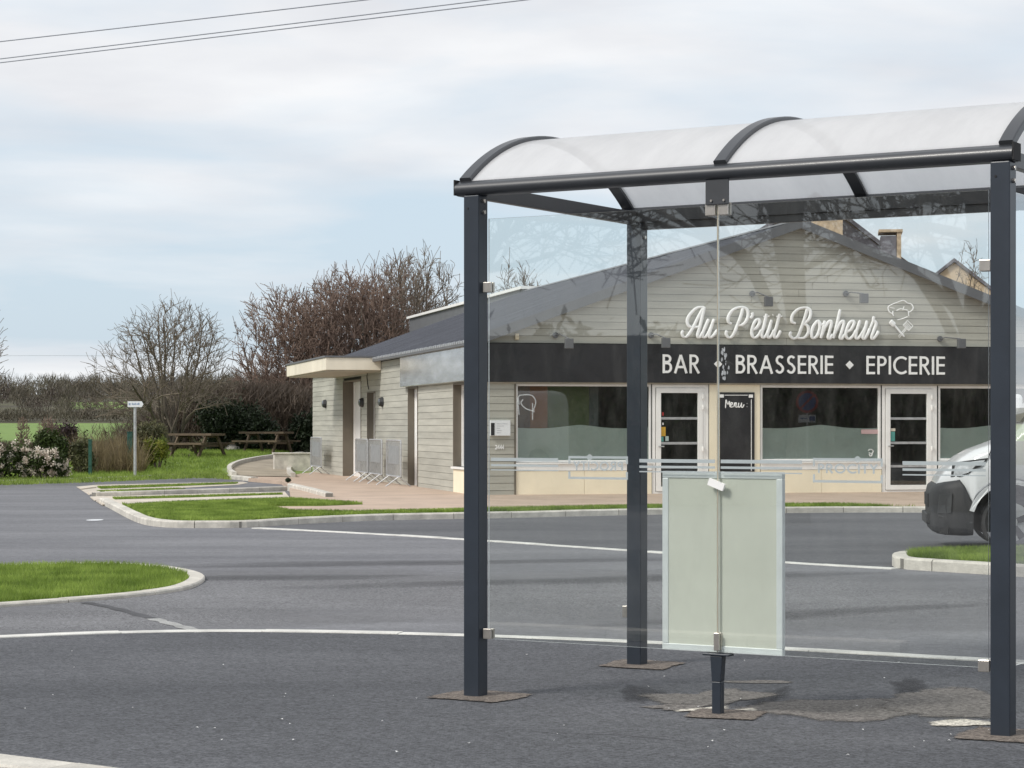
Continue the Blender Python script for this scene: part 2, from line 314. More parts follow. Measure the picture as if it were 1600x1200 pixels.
def terrain():
    xs = np.concatenate([np.linspace(-2500, -220, 12), np.linspace(-200, 200, 81), np.linspace(220, 2500, 12)])
    ys = np.array([-60, 0, 30, 50, 58, 66, 74, 80, 84, 88, 94, 100, 110, 122, 135, 150, 165, 178, 190, 205, 220, 238, 255, 275, 295, 315, 335, 347, 360, 380, 400, 420, 445, 470, 500, 560, 620, 700, 900, 1200, 1500, 2500, 4000.])
    V = [(x, y, tz(x, y)) for y in ys for x in xs]; nx = len(xs)
    Fc = [(j * nx + i, j * nx + i + 1, (j + 1) * nx + i + 1, (j + 1) * nx + i) for j in range(len(ys) - 1) for i in range(nx - 1)]
    mi = [1 if 188 <= ys[j] < 335 else 0 for j in range(len(ys) - 1) for i in range(nx - 1)]
    tag(npmesh('ground', V, Fc, [HILLM, FIELD], smooth=True, mi=mi), kind='structure')
terrain()
KB = [(-900, 792), (-300, 768), (0, 757.5), (150, 752.5), (260, 748), (316, 746), (352, 748), (392, 752)]      # back kerb, foot of it
def lawn():
    us = np.linspace(-900, 500, 57); ts = np.linspace(0, 1, 22) ** 1.2; V = []
    kb = np.array(KB + [(440, 748), (500, 742)])
    for t in ts:
        for u in us:
            x0, y0 = G(u, np.interp(u, kb[:, 0], kb[:, 1]), .0); y0 += .25; y = y0 + (88 - y0) * t; x = (u - 800) / F * y
            V.append((x, y, zl(x, y) + .03 * math.sin(x * 1.3) * math.sin(y * .9) * t))
    nx = len(us); Fc = [(j * nx + i, j * nx + i + 1, (j + 1) * nx + i + 1, (j + 1) * nx + i) for j in range(len(ts) - 1) for i in range(nx - 1)]
    tag(npmesh('lawn', V, Fc, TURF, smooth=True), kind='structure')
lawn()
def sheet(name, poly, z, mat, kind='structure', thick=0.0, parent=None):
    mb = MB()
    if thick: mb.prism([(x, y, z - thick) for x, y in poly], [(x, y, z) for x, y in poly])
    else: mb.add([(x, y, z) for x, y in poly], [tuple(range(len(poly)))])
    o = mb.build(name, mat, parent)
    if not thick and o.data.polygons[0].normal.z < 0: o.data.flip_normals()
    if kind and not parent: tag(o, kind=kind)
    return o
def px(pts, z=0.0): return [G(u, v, z) for u, v in pts]
sheet('road', px(KB) + [G(440, 749), (-2, 75), (60, 75), (60, -30), (-70, -30), (-70, 40)], 0, ASPH)
L1 = [(-500, 1026), (-250, 1010), (0, 998.5), (150, 992), (300, 988.5), (450, 989), (724, 995), (1032, 1007.5), (1225, 1017), (1530, 1034.5), (1700, 1045), (2100, 1071), (2600, 1106)]
l1 = [tuple(p) for p in catmull(px(L1), 6)]
sheet('forecourt', l1 + [(14, 4), (14, -8), (-12, -8), (-12, 10)], .004, ASPF)
def stones(name, pts, w, z0, z1, seg, mat=CONC, slope=.02, joint=.012, n=8, side=1):
    """kerb along a ground polyline: recessed joint strip + one stone every seg metres; side=+1 puts the width to the left of travel"""
    P = [np.array(p[:2]) for p in catmull(pts, n)]
    d = np.concatenate([[0], np.cumsum([np.linalg.norm(b - a) for a, b in zip(P, P[1:])])]); Lt = d[-1]; PA = np.array(P)
    def pt(s): return np.array([np.interp(s, d, PA[:, 0]), np.interp(s, d, PA[:, 1])])
    def nrm(s):
        t = pt(min(Lt, s + .08)) - pt(max(0, s - .08)); t /= np.linalg.norm(t) + 1e-9; return np.array([-t[1], t[0]]) * side
    def strip(s0, s1, inset, zt, ch, k):
        mb = MB(); rings = []
        for i in range(k + 1):
            s = s0 + (s1 - s0) * i / k; p, nn = pt(s), nrm(s); a = p + nn * inset; b = p + nn * (w - inset); a2 = p + nn * (inset + ch); b2 = p + nn * (w - inset - ch * .5)
            rings.append([(a[0], a[1], z0), (a[0], a[1], zt - ch), (a2[0], a2[1], zt), (b2[0], b2[1], zt), (b[0], b[1], zt - ch * .5), (b[0], b[1], z0)])
        V = [q for r in rings for q in r]; Fc = []
        for i in range(k):
            for j in range(5): Fc.append((i * 6 + j, i * 6 + j + 1, (i + 1) * 6 + j + 1, (i + 1) * 6 + j))
        Fc += [tuple(range(5, -1, -1)), tuple(k * 6 + j for j in range(6))]
        return mb.add(V, Fc)
    root = tag(strip(0, Lt, .012, z1 - .012, .004, max(2, int(Lt / .3))).build(name, CONCD), kind='structure')
    ns = max(1, round(Lt / seg)); r_ = random.Random(len(pts) + int(Lt * 10))
    for i in range(ns):
        s0, s1 = Lt * i / ns + joint / 2, Lt * (i + 1) / ns - joint / 2
        st = strip(s0, s1, 0, z1 + r_.uniform(-.003, .003), slope, max(2, int((s1 - s0) / .25))).build('kerb_stone', mat, root)
    return root
# flush kerb along the forecourt, painted edge line, kerbs of the islands
stones('flush_kerb', px(L1), .14, -.05, .012, 1.0, WLINE, .004, .006, 6)
L2 = [(393, 826), (560, 834), (724, 844), (1005, 863), (1225, 880), (1393, 890)]
stones('edge_line_kerb', px(L2), .17, -.05, .010, 1.0, WLINE, .004, .006, 6)
stones('near_kerb', [(-4.2, 11.0)] + px([(-330, 1160), (0, 1202), (210, 1229), (420, 1258)]), .22, -.05, .07, 1.0, side=-1)
ISL = [(-700, 918), (-300, 893), (0, 886.5), (160, 884), (250, 888), (298, 895.5), (320, 904), (312, 914), (282, 924), (200, 934.5), (100, 942.5), (0, 949.5), (-300, 969), (-700, 990)]
stones('grass_island_kerb', px(ISL), .15, -.05, .035, 1.0, side=-1, slope=.012)
RI = [(2300, 958), (1900, 928), (1700, 909), (1545, 898), (1440, 891.5), (1404, 888.5), (1394, 884), (1398, 879), (1430, 876), (1545, 873), (1700, 870), (2300, 862)]
stones('right_island_kerb', px(RI), .16, -.05, .115, 1.0, side=-1)
BK = [(119, 760.5), (135, 774), (155, 786), (175, 796.5), (200, 810), (222, 819), (250, 823.5), (281, 825), (330, 825), (387, 824.5), (440, 821), (500, 817.5), (600, 813), (762, 810), (1030, 804), (1300, 801), (1446, 801), (1600, 803), (1900, 806)]
stones('front_kerb', px(BK[2:]), .17, -.05, .10, 1.0)
stones('back_kerb', px(KB), .20, -.05, .11, 1.0)
# raised platform round the building and its surfaces
plat = px(BK[3:]) + [(22, 44), (22, 72), (-5, 72)] + px([(400, 747), (392, 756), (450, 770), (300, 775), (160, 781)])
def offset(pts, w):
    P = [np.array(p) for p in catmull(pts, 4)]; o = []
    for i, p in enumerate(P):
        t = P[min(i + 1, len(P) - 1)] - P[max(i - 1, 0)]; t /= np.linalg.norm(t); o.append((p[0] - t[1] * w, p[1] + t[0] * w))
    return o
def grass_bed(name, pts_px, z, n, h, lbl, w=.012, mat=GRASS, base=True, poly=None, zf=None, seed=1):
    poly = poly or px(pts_px, z); A = np.array(poly); rs = np.random.RandomState(seed)
    lo, hi = A.min(0), A.max(0); X = []; 
    area = 0.5 * abs(np.dot(A[:, 0], np.roll(A[:, 1], 1)) - np.dot(A[:, 1], np.roll(A[:, 0], 1))); m = int(n * (hi - lo).prod() / max(area, 1e-3) * 1.05)
    q = lo + rs.rand(m, 2) * (hi - lo); q = q[inpoly(q[:, 0], q[:, 1], poly)]; k = len(q)
    if base: sheet('turf', poly, z, TURF, thick=min(.09, z))
    ang = rs.rand(k) * 6.283; hh = h * (.45 + rs.rand(k) * .85); ln = hh * (.2 + .6 * rs.rand(k)); la = rs.rand(k) * 6.283
    zz = np.full(k, z) if zf is None else np.array([zf(a, b) for a, b in q])
    dx, dy = np.cos(ang) * w / 2, np.sin(ang) * w / 2
    V = np.zeros((k, 3, 3)); V[:, 0] = np.stack([q[:, 0] - dx, q[:, 1] - dy, zz - .005], 1); V[:, 1] = np.stack([q[:, 0] + dx, q[:, 1] + dy, zz - .005], 1)
    V[:, 2] = np.stack([q[:, 0] + np.cos(la) * ln, q[:, 1] + np.sin(la) * ln, zz + hh], 1)
    tag(npmesh('grass', V.reshape(-1, 3), np.arange(3 * k).reshape(-1, 3), mat), lbl, 'grass', kind='stuff')
grass_bed('a', None, .02, 80000, .055, 'short green grass filling the rounded traffic island at left', .010, poly=offset(px(ISL), -.155))
grass_bed('b', None, .10, 42000, .065, 'short green grass on the kerbed island beside the white van', .010, seed=2, poly=offset(px(RI[1:-1]), -.165))
sheet('building_apron', offset(px(BK[4:]), .17) + [(22, 46), (22, 75), (-4.5, 75), (-6.1, 68.3)] + px([(462, 746), (400, 746), (388, 752.5), (440, 757), (452, 766), (455, 786), (300, 793), (200, 800)]), .086, PINK, thick=.085)
bf = offset(px(BK[3:-2]), .175); bk = px([(1405, 791.2), (1300, 788.5), (1030, 790.5), (762, 795.5), (724, 797), (560, 800.5), (453, 799), (412, 790), (500, 789.5), (567, 787), (500, 783)], .10) + px([(455, 788), (380, 790), (250, 795.5), (200, 799)])
grass_bed('c', None, .10, 85000, .05, 'strip of short grass between the pink paving and the front kerb', .016, seed=3, poly=bf + bk)
lp = [G(u, np.interp(u, [p[0] for p in KB], [p[1] for p in KB]), .1) for u in range(-300, 370, 30)]; lp = [(x, y + .3) for x, y in lp]
lp += [GL(352, 741)[:2], GL(346, 735)[:2], GL(362, 724)[:2], GL(400, 716)[:2], GL(490, 706)[:2], (-7.6, 84), (-30, 84)]
grass_bed('d', None, .1, 90000, .10, 'green lawn around the picnic tables behind the road', .022, poly=lp, base=False, zf=zl, seed=4)
# grass-jointed parking bays left of the apron
def strip_px(name, pts, z, mat): return sheet(name, px(pts, z), z, mat)
strip_px('bay_paving', [(119, 760.5), (150, 757.5), (380, 752.5), (388, 754.5), (372, 757.5), (180, 768), (160, 772), (139, 773.5)], .006, BEIGE)
strip_px('bay_paving', [(140, 776), (163, 775), (271, 772.5), (445, 768), (455, 780), (300, 784), (184, 790), (169, 791), (155, 785)], .008, BEIGE)
for q in ([(121, 761), (147, 758.6), (150, 761.2), (126, 764.3)], [(137, 769), (155, 767.6), (160, 771.2), (141, 773)], [(162, 767.2), (181, 766.2), (184, 769.4), (166, 770.8)], [(141, 776.6), (162, 775.8), (170, 780.6), (148, 782)], [(150, 782.6), (171, 781.2), (182, 787), (160, 789)]):
    sheet('slab', px(q, .02), .03, BEIGE, thick=.022)
for (pp, n, sd) in (([(152, 761), (250, 758), (372, 754.4), (368, 755.6), (250, 760.2), (158, 763.4)], 7000, 5), ([(150, 767.5), (250, 764.2), (290, 763), (250, 765.4), (160, 769.2)], 2500, 6),
                    ([(176, 778), (300, 775), (440, 771.2), (442, 772.4), (300, 776.8), (180, 780)], 5000, 7)):
    grass_bed('e', pp, .014, n, .035, ['', '', '', '', '', 'thin grass strip along the far parking bay', 'short grass joint beside the far parking bay slabs', 'grass strip along the near parking bay', 'grass joint between the near bay slabs and the lawn bed'][sd], .02, seed=sd)
stones('bay_kerb', px([(150, 776.5), (271, 772.5), (380, 769), (449, 766.5)]), .14, -.03, .10, 1.0)
stones('bay_kerb', px([(449, 767), (476, 774), (508, 783.5)]), .16, -.03, .17, 1.0)
# sandy footpath with its edging, over the lawn
pO = [GL(u, v) for u, v in [(366, 744), (359, 739), (360, 732), (375, 725), (400, 719.5), (440, 714), (495, 708.5)]]
pI = [GL(u, v) for u, v in [(458, 746), (452, 741), (452, 736), (460, 731), (475, 728), (495, 725), (520, 722)]]
def path():
    a = catmull(pO, 5); b = catmull(pI, 5); V = []; k = 5
    for p, q in zip(a, b):
        for i in range(k): t = i / (k - 1); x, y = p[0] * (1 - t) + q[0] * t, p[1] * (1 - t) + q[1] * t; V.append((x, y, zl(x, y) + .022))
    Fc = [(j * k + i, j * k + i + 1, (j + 1) * k + i + 1, (j + 1) * k + i) for j in range(len(a) - 1) for i in range(k - 1)]
    o = npmesh('footpath', V, Fc, SAND); tag(o, kind='structure')
    if o.data.polygons[0].normal.z < 0: o.data.flip_normals()
    for c, sg in ((a, 1), (b, 1)):
        root = None
        for j in range(0, len(c) - 3, 3):
            m = MB().tube([(p[0], p[1], zl(p[0], p[1]) + .06) for p in c[j:j + 4]], .09, 4)
            if root is None: root = tag(m.build('path_edging', CONC), kind='structure')
            else: m.build('kerb_stone', CONC, root)
path()
# mortar pads at the shelter feet, stains and spills on the forecourt
def fademat(name, col, lo, hi, nscale=14.0):
    m = bpy.data.materials.new(name); m.use_nodes = True; nt = m.node_tree; N = nt.nodes.new; L = nt.links.new; b = nt.nodes['Principled BSDF']; b.inputs['Roughness'].default_value = .92; b.inputs['Specular IOR Level'].default_value = .2
    tc = N('ShaderNodeTexCoord'); at_ = N('ShaderNodeAttribute'); at_.attribute_name = 'fade'
    n = N('ShaderNodeTexNoise'); n.inputs['Scale'].default_value = nscale; n.inputs['Detail'].default_value = 8; n.inputs['Roughness'].default_value = .7; L(tc.outputs['Object'], n.inputs['Vector'])
    a = N('ShaderNodeMath'); a.operation = 'ADD'; L(n.outputs[0], a.inputs[0]); L(at_.outputs['Fac'], a.inputs[1])
    mr = N('ShaderNodeMapRange'); mr.inputs[1].default_value = lo; mr.inputs[2].default_value = hi; L(a.outputs[0], mr.inputs[0]); L(mr.outputs[0], b.inputs['Alpha'])
    v = N('ShaderNodeTexVoronoi'); v.inputs['Scale'].default_value = 75; L(tc.outputs['Object'], v.inputs['Vector']); sp = N('ShaderNodeSeparateColor'); L(v.outputs['Color'], sp.inputs[0])
    m2 = N('ShaderNodeMapRange'); m2.inputs[3].default_value = .55; m2.inputs[4].default_value = 1.45; L(sp.outputs[0], m2.inputs[0])
    vm = N('ShaderNodeVectorMath'); vm.operation = 'SCALE'; vm.inputs[0].default_value = col; L(m2.outputs[0], vm.inputs['Scale']); L(vm.outputs[0], b.inputs['Base Color'])
    bp = N('ShaderNodeBump'); bp.inputs['Strength'].default_value = .6; bp.inputs['Distance'].default_value = .006; L(v.outputs['Distance'], bp.inputs['Height']); L(bp.outputs[0], b.inputs['Normal'])
    return m
STAIN = fademat('pale_asphalt_stain', (.185, .172, .160), .62, .86, 7); CHALK = fademat('cement_spill', (.66, .62, .54), .70, 1.0, 16); SOIL = fademat('mortar_grit', (.175, .150, .130), .48, .66, 22); WET = fademat('dark_patch', (.068, .069, .075), .55, 1.7, 6)
def blob(name, cx, cy, rx, ry, rot, z, mat, seed, n=46, rough=.16, sq=0.0, fade=True):
    r_ = random.Random(seed); ph = [(r_.uniform(0, 6.28), r_.uniform(.3, 1) / k) for k in range(1, 9)]; rings = ((0, 1.0), (.45, .75), (.8, .4), (1.0, .1), (1.12, -.25)); V = []; fd = []
    for q, fv in rings[1:]:
        for i in range(n):
            t = 2 * math.pi * i / n; rr = 1 + rough * sum(a * math.sin((k + 2) * t + p) for k, (p, a) in enumerate(ph))
            if sq: rr *= 1 / max(abs(math.cos(t)), abs(math.sin(t))) * sq + (1 - sq)
            x, y = rx * rr * q * math.cos(t), ry * rr * q * math.sin(t); V.append((cx + x * math.cos(rot) - y * math.sin(rot), cy + x * math.sin(rot) + y * math.cos(rot), z)); fd.append(fv)
    V.append((cx, cy, z)); fd.append(1.0); c = len(V) - 1
    Fc = [(c, i, (i + 1) % n) for i in range(n)]; F4 = [(q * n + i, (q + 1) * n + i, (q + 1) * n + (i + 1) % n, q * n + (i + 1) % n) for q in range(3) for i in range(n)]
    o = MB().add(V, Fc + F4).build(name, mat, fix=False)
    at_ = o.data.attributes.new('fade', 'FLOAT', 'POINT'); at_.data.foreach_set('value', fd)
    if o.data.polygons[0].normal.z < 0: o.data.flip_normals()
    return tag(o, kind='structure')
# shelter frame
SY = .5463; SO = np.array([-.195, 11.856]); SW, SD = 2.92, 1.84
ax = np.array([math.cos(SY), -math.sin(SY)]); ay = np.array([math.sin(SY), math.cos(SY)])
def sw(x, y): return SO + ax * x + ay * y
def st(u):                                 # photo column -> distance along the shelter's front plane
    k = (u - 800) / F; return (k * SO[1] - SO[0]) / (ax[0] - k * ax[1])
for i, (x, y) in enumerate(((0, 0), (SW, 0), (0, SD), (SW, SD), (1.45, 0))):
    p = sw(x, y); s = .22 if i < 4 else .18
    blob('mortar_pad', p[0] + .03, p[1] - .02, s, s, -SY + .05 * i, .010, SOIL, i + 3, 40, .05, .8)
for i, (u, v, rx, ry, mt, z) in enumerate(((1105, 1092, .34, .33, STAIN, .008), (1185, 1067, .17, .10, STAIN, .007), (1330, 1108, .62, .42, STAIN, .0075), (1480, 1100, .45, .5, STAIN, .0082), (1060, 1107, .22, .10, STAIN, .0086),
        (1100, 1110, .16, .06, CHALK, .0092), (1165, 1112, .10, .05, CHALK, .0094), (1500, 1132, .20, .12, CHALK, .0092), (1200, 1092, .5, .10, WET, .0068), (1420, 1075, .5, .10, WET, .0069), (1000, 1085, .4, .12, WET, .0067))):
    x, y = G(u, v); blob('asphalt_stain', x, y, rx, ry, -.35 + .2 * i, z, mt, 20 + i, 60, .34)
x, y = G(148, 813); blob('paint_spot', x, y, .12, .22, 0, .006, SIGNW, 5, 20, .05)
WORN = fademat('worn_asphalt', (.265, .266, .276), .30, 1.9, 1.2); SCUFF = fademat('tyre_scuff', (.105, .106, .113), .45, 2.9, 2.5)
for i, (u, v, rx, ry, mt, z) in enumerate(((470, 930, 4.6, 3.4, WORN, .0022), (1150, 930, 3.6, 3.0, WORN, .0024), (60, 972, 2.6, 1.0, WORN, .0026), (390, 903, 1.7, .45, SCUFF, .0032), (640, 880, 2.8, .5, SCUFF, .0034), (980, 905, 3.0, .5, SCUFF, .0036), (1250, 960, 1.8, .35, SCUFF, .0038))):
    x, y = G(u, v); blob('worn_patch', x, y, rx, ry, .12 * i - .2, z, mt, 60 + i, 60, .22)
ll = catmull(px(L2), 6); sheet('car_park', [(p[0], p[1] + .17) for p in ll] + [(24, 26), (24, 42.5)] + px([(1600, 803.5), (1300, 801.5), (1030, 804.5), (762, 810.5), (600, 813.5), (500, 818), (440, 821.5)]), .0030, ASPD)
# tar joint running from the grass island to the flush kerb
tj = catmull(px([(132, 942), (175, 950), (230, 965), (270, 976), (318, 989)]), 5)
TARR = M('tar_joint', (.065, .065, .07), .8, .3, 4, fine=.2); TJ2 = M('worn_paint', (.34, .34, .33), .85, .3, 6, fine=.3)
def ribbon(name, pts, w, z, mat):
    mb = MB(); P = [np.array(p) for p in pts]; V = []
    for i, p in enumerate(P):
        t = P[min(i + 1, len(P) - 1)] - P[max(i - 1, 0)]; t /= np.linalg.norm(t); nn = np.array([-t[1], t[0]]); ww = w * (1 + .3 * math.sin(i * 2.3))
        V += [(*(p - nn * ww / 2), z), (*(p + nn * ww / 2), z)]
    mb.add(V, [(2 * i, 2 * i + 1, 2 * i + 3, 2 * i + 2) for i in range(len(P) - 1)]); o = mb.build(name, mat)
    if o.data.polygons[0].normal.z < 0: o.data.flip_normals()
    return tag(o, kind='structure')
ribbon('tar_joint', tj[:12], .09, .005, TARR); ribbon('asphalt_crack', catmull(px([(835, 1145), (905, 1148.5), (960, 1149), (1005, 1153.5), (1072, 1160)]), 5), .007, .0062, TARR); ribbon('worn_line', tj[11:], .10, .005, TJ2)
# litter-size pale chips on the forecourt
rs = np.random.RandomState(3); q = []
for i in range(46):
    u, v = rs.uniform(0, 1600), rs.uniform(1010, 1190); x, y = G(u, v); s = rs.uniform(.004, .011); t = rs.rand() * 6.28
    q += [(x + s * math.cos(t + a), y + s * math.sin(t + a) * .8, .012 + (.004 if k % 2 else 0)) for k, a in enumerate((0, 1.5, 3.1, 4.6))]
tag(npmesh('pale_grit', q, np.arange(len(q)).reshape(-1, 4), LETTER), 'scattered pale grit on the dark forecourt asphalt', 'grit', kind='stuff')
#@@PART2
# ------------------------------------------------------------------ lettering
def arc(cx, cy, rx, ry, a0, a1, n=10): return [(cx + rx * math.cos(R(a0 + (a1 - a0) * i / n)), cy + ry * math.sin(R(a0 + (a1 - a0) * i / n))) for i in range(n + 1)]
h_ = .07
GLY = {  # centre lines in units of cap height
 'B': (.56, [[(h_, 0), (h_, 1)], [(h_, 1 - h_), (.26, 1 - h_)] + arc(.26, .76, .19, .17, 90, -90)[1:] + [(h_, .55 + .04)], [(h_ + .01, .53), (.28, .53)] + arc(.28, .30, .21, .23, 90, -90)[1:] + [(h_, h_)]]),
 'A': (.80, [[(.06, 0), (.40, .97)], [(.40, .97), (.74, 0)], [(.20, .33), (.60, .33)]]),
 'R': (.60, [[(h_, 0), (h_, 1)], [(h_, 1 - h_), (.27, 1 - h_)] + arc(.27, .72, .21, .21, 90, -90)[1:] + [(h_, .51)], [(.25, .50), (.56, .0)]]),
 'S': (.56, [arc(.30, .73, .19, .20, 35, 250, 12)[:] + [(.33, .50)] + arc(.27, .27, .20, .20, 60, -160, 12)]),
 'E': (.52, [[(h_, 0), (h_, 1)], [(h_, 1 - h_), (.50, 1 - h_)], [(h_, .52), (.48, .52)], [(h_, h_), (.50, h_)]]),
 'I': (.15, [[(h_, 0), (h_, 1)]]),
 'P': (.54, [[(h_, 0), (h_, 1)], [(h_, 1 - h_), (.26, 1 - h_)] + arc(.26, .72, .21, .21, 90, -90)[1:] + [(h_, .51)]]),
 'C': (.78, [arc(.48, .5, .42, .43, 48, 312, 18)]), 'O': (.92, [arc(.46, .5, .39, .43, 90, 449, 22)]),
 'T': (.56, [[(.28, 0), (.28, 1)], [(0, 1 - h_), (.56, 1 - h_)]]), 'Y': (.64, [[(.32, 0), (.32, .46)], [(.32, .45), (.05, 1)], [(.32, .45), (.59, 1)]]),
 '2': (.52, [arc(.26, .72, .19, .21, 170, -35, 10) + [(.08, h_), (.50, h_)]]), '4': (.56, [[(.42, 0), (.42, 1), (.06, .30), (.54, .30)]]),
}
def glyph(mb, strokes, ox, oz, sc, y0, dep, w=.14, mir=1, place=None):
    """flat strokes standing in the x-z plane, front at y0 - dep; each stroke a hair deeper than the last"""
    for k, s in enumerate(strokes):
        P = [np.array(p, float) for p in s]; n = len(P); Lf, Rt = [], []
        closed = n > 4 and np.linalg.norm(P[0] - P[-1]) < .03
        for i in range(n):
            a = P[i - 1] if i else (P[-2] if closed else None); b = P[i + 1] if i < n - 1 else (P[1] if closed else None)
            d1 = (P[i] - a) if a is not None else (b - P[i]); d2 = (b - P[i]) if b is not None else d1
            d1 = d1 / (np.linalg.norm(d1) + 1e-9); d2 = d2 / (np.linalg.norm(d2) + 1e-9); t = d1 + d2; t = t / (np.linalg.norm(t) + 1e-9)
            nn = np.array([-t[1], t[0]]); c = max(.5, float(np.dot(nn, [-d1[1], d1[0]])))
            Lf.append(P[i] + nn * w / 2 / c); Rt.append(P[i] - nn * w / 2 / c)
        yf = y0 - dep - k * .0006
        def W(p, y):
            x, z = ox + mir * p[0] * sc, oz + p[1] * sc
            return (x, y, z)
        V = [W(p, yf) for p in Lf] + [W(p, yf) for p in Rt] + [W(p, y0) for p in Lf] + [W(p, y0) for p in Rt]; Fc = []
        for i in range(n - 1):
            Fc += [(i, i + 1, n + i + 1, n + i), (2 * n + i, 3 * n + i, 3 * n + i + 1, 2 * n + i + 1), (i, 2 * n + i, 2 * n + i + 1, i + 1), (n + i, n + i + 1, 3 * n + i + 1, 3 * n + i)]
        Fc += [(0, n, 3 * n, 2 * n), (n - 1, 3 * n - 1, 4 * n - 1, 2 * n - 1)]
        mb.add(V, Fc)
    return mb
def text_w(t, gap): return sum(GLY[c][0] for c in t) + gap * (len(t) - 1)
# ------------------------------------------------------------------ bus shelter
def shelter():
    root = empty('bus_shelter', (SO[0], SO[1], 0), -SY)
    tag(root, 'anthracite bus shelter with arched translucent roof and clear glass walls', 'bus shelter')
    s = .0475
    for (x, y) in ((0, 0), (SW, 0), (0, SD), (SW, SD)):
        p = MB().box(x - s, x + s, y - s, y + s, 0, 2.69).build('post', ANTH, root, bevel=.006)
        for z in (2.60, 2.66):
            MB().tube([(x + s, y, z), (x + s + .012, y, z)], .011, 8).build('bolt', STEEL, p)
        MB().tube([(x - .02, y - s + .001, 2.62), (x - .02, y - s - .003, 2.62)], .006, 8).build('bolt', RUBBER, p)
    zb, zt = 2.69, 2.765
    def ring(x, y): return [(x, y - .020 - .038 * math.cos(R(a)), zb + .036 + .036 * math.sin(R(a))) for a in range(75, -91, -15)] + [(x, y + .04, zb), (x, y + .04, zt), (x, y + .012, zt + .016)]
    for y, sg in ((0, 1), (SD, -1)):
        pa = [(x, y + sg * (yy - 0), z) for x, yy, z in ring(-.10, 0)]; pb = [(x, y + sg * yy, z) for x, yy, z in ring(SW + .06, 0)]
        bm_ = MB().prism(pa, pb).build('roof_beam', ANTHD, root, smooth=True)
        for x in (-.104, SW + .064): MB().box(x - .004, x + .004, y - .052, y + .052, zb + .004, zt + .012).build('end_cap', RUBBER, bm_)
    for x in (0, SW):
        MB().box(x - .022, x + .022, .05, SD - .05, 2.675, 2.752).build('side_rail', ANTHD, root, bevel=.003)
    MB().box(.0476, SW - .0476, SD - .022, SD + .022, 2.645, 2.689).build('back_rail', ANTHD, root, bevel=.003)
    # vault
    rise, ch = .315, SD + .02; rad = (ch * ch / 4 + rise * rise) / (2 * rise); half = math.asin(ch / 2 / rad); cy, cz = SD / 2, zt + .004 + rise - rad
    def vp(t, dr=0): return (cy + (rad + dr) * math.sin(t), cz + (rad + dr) * math.cos(t))
    ts = [-half + 2 * half * i / 28 for i in range(29)]
    for x in (-.055, SW / 2, SW + .02):
        rb = MB(); sec = [(x - .036, -.014), (x + .036, -.014), (x + .036, .018), (x + .030, .024), (x - .030, .024), (x - .036, .018)]
        V = [(sx_, *vp(t, dr)) for t in ts for sx_, dr in sec]; n = 6; k = len(ts)
        Fc = [(i * n + j, i * n + (j + 1) % n, (i + 1) * n + (j + 1) % n, (i + 1) * n + j) for i in range(k - 1) for j in range(n)] + [tuple(range(n)), tuple((k - 1) * n + j for j in range(n))]
        rb.add(V, Fc); rb.build('roof_rib', ANTHD, root, smooth=True)
    for x0, x1 in ((-.02, SW / 2 - .03), (SW / 2 + .03, SW - .015)):
        V = []; xs = [x0 + (x1 - x0) * i / 6 for i in range(7)]
        for t in ts: V += [(x, *vp(t, .002)) for x in xs]
        nx = 7; k = len(ts); o_ = nx * k; Fc = []
        for i in range(k - 1):
            for j in range(nx - 1):
                a = i * nx + j; Fc.append((a, a + 1, a + nx + 1, a + nx))
        MB().add(V, Fc).build('roof_panel', POLY, root, smooth=True, fix=False)
    # glass: two front panes, one side pane
    tm = st(1122); z0, z1 = .318, 2.563
    def pane(x0, x1, y, name='glass_panel', flip=False):
        g = MB(); th = .005
        if not flip: g.box(x0, x1, y - th, y + th, z0, z1)
        else: g.box(y - th, y + th, x0, x1, z0, z1)
        o = g.build(name, [SHG, EDGE], root)
        for p in o.data.polygons:
            nn = p.normal
            if abs(nn.z) > .5 or (abs(nn.x) > .5 if not flip else abs(nn.y) > .5): p.material_index = 1
        return o
    g1 = pane(st(764), tm - .004, 0); g2 = pane(tm + .004, st(1545), 0); g3 = pane(.075, SD - .075, SW, flip=True)
    sl_ = MB().box(tm - .003, tm + .003, -.0035, .0035, z0, z1).build('glass_joint', BRASS, root)
    # film stripes and maker's name on each pane; the left pane hangs mirrored
    def zat(u, v): t = st(u); p = sw(t, 0); return CH + (VH - v) / F * p[1]
    def bar(mb, u0, u1, v0, v1, zr): mb.box(st(u0), st(u1), -.0068, -.0056, zr - v1, zr - v0)
    zc = zat(1326, 723)
    for g, segs, logo, mir, nm in ((g1, ((768, 873), (1000, 1118)), (889, 982), -1, 0), (g2, ((1127, 1254), (1411, 1541)), (1271, 1380), 1, 0)):
        d = MB()
        for u0, u1 in segs:
            bar(d, u0, u1, -.010, .008, zc); bar(d, u0, u1, .024, .036, zc); bar(d, u0, u1, .052, .058, zc)
        u0, u1 = logo
        bar(d, u0, u1, -.022, -.010, zc); bar(d, u0, u1, .086, .098, zc)
        for ua, ub in ((u0, u0 + 3.2), (u1 - 3.2, u1)): bar(d, ua, ub, -.0095, .018, zc); bar(d, ua, ub, .058, .0855, zc)
        cu = st(u0 + (u1 - u0) * (.36 if mir < 0 else .64)); P = [(cu + .016 * math.cos(a * .5236), -.0075, zc + .016 + .016 * math.sin(a * .5236)) for a in range(12)]; P2 = [(cu + .008 * math.cos(a * .5236), -.0075, zc + .016 + .008 * math.sin(a * .5236)) for a in range(12)]
        d.add(P + P2, [(i, (i + 1) % 12, 12 + (i + 1) % 12, 12 + i) for i in range(12)])
        sc = .046; x0, x1 = st(u0 + 8), st(u1 - 8); tx = 'PROCITY'; raw = text_w(tx, .14); sx2 = (x1 - x0) / (raw * sc); cur = 0
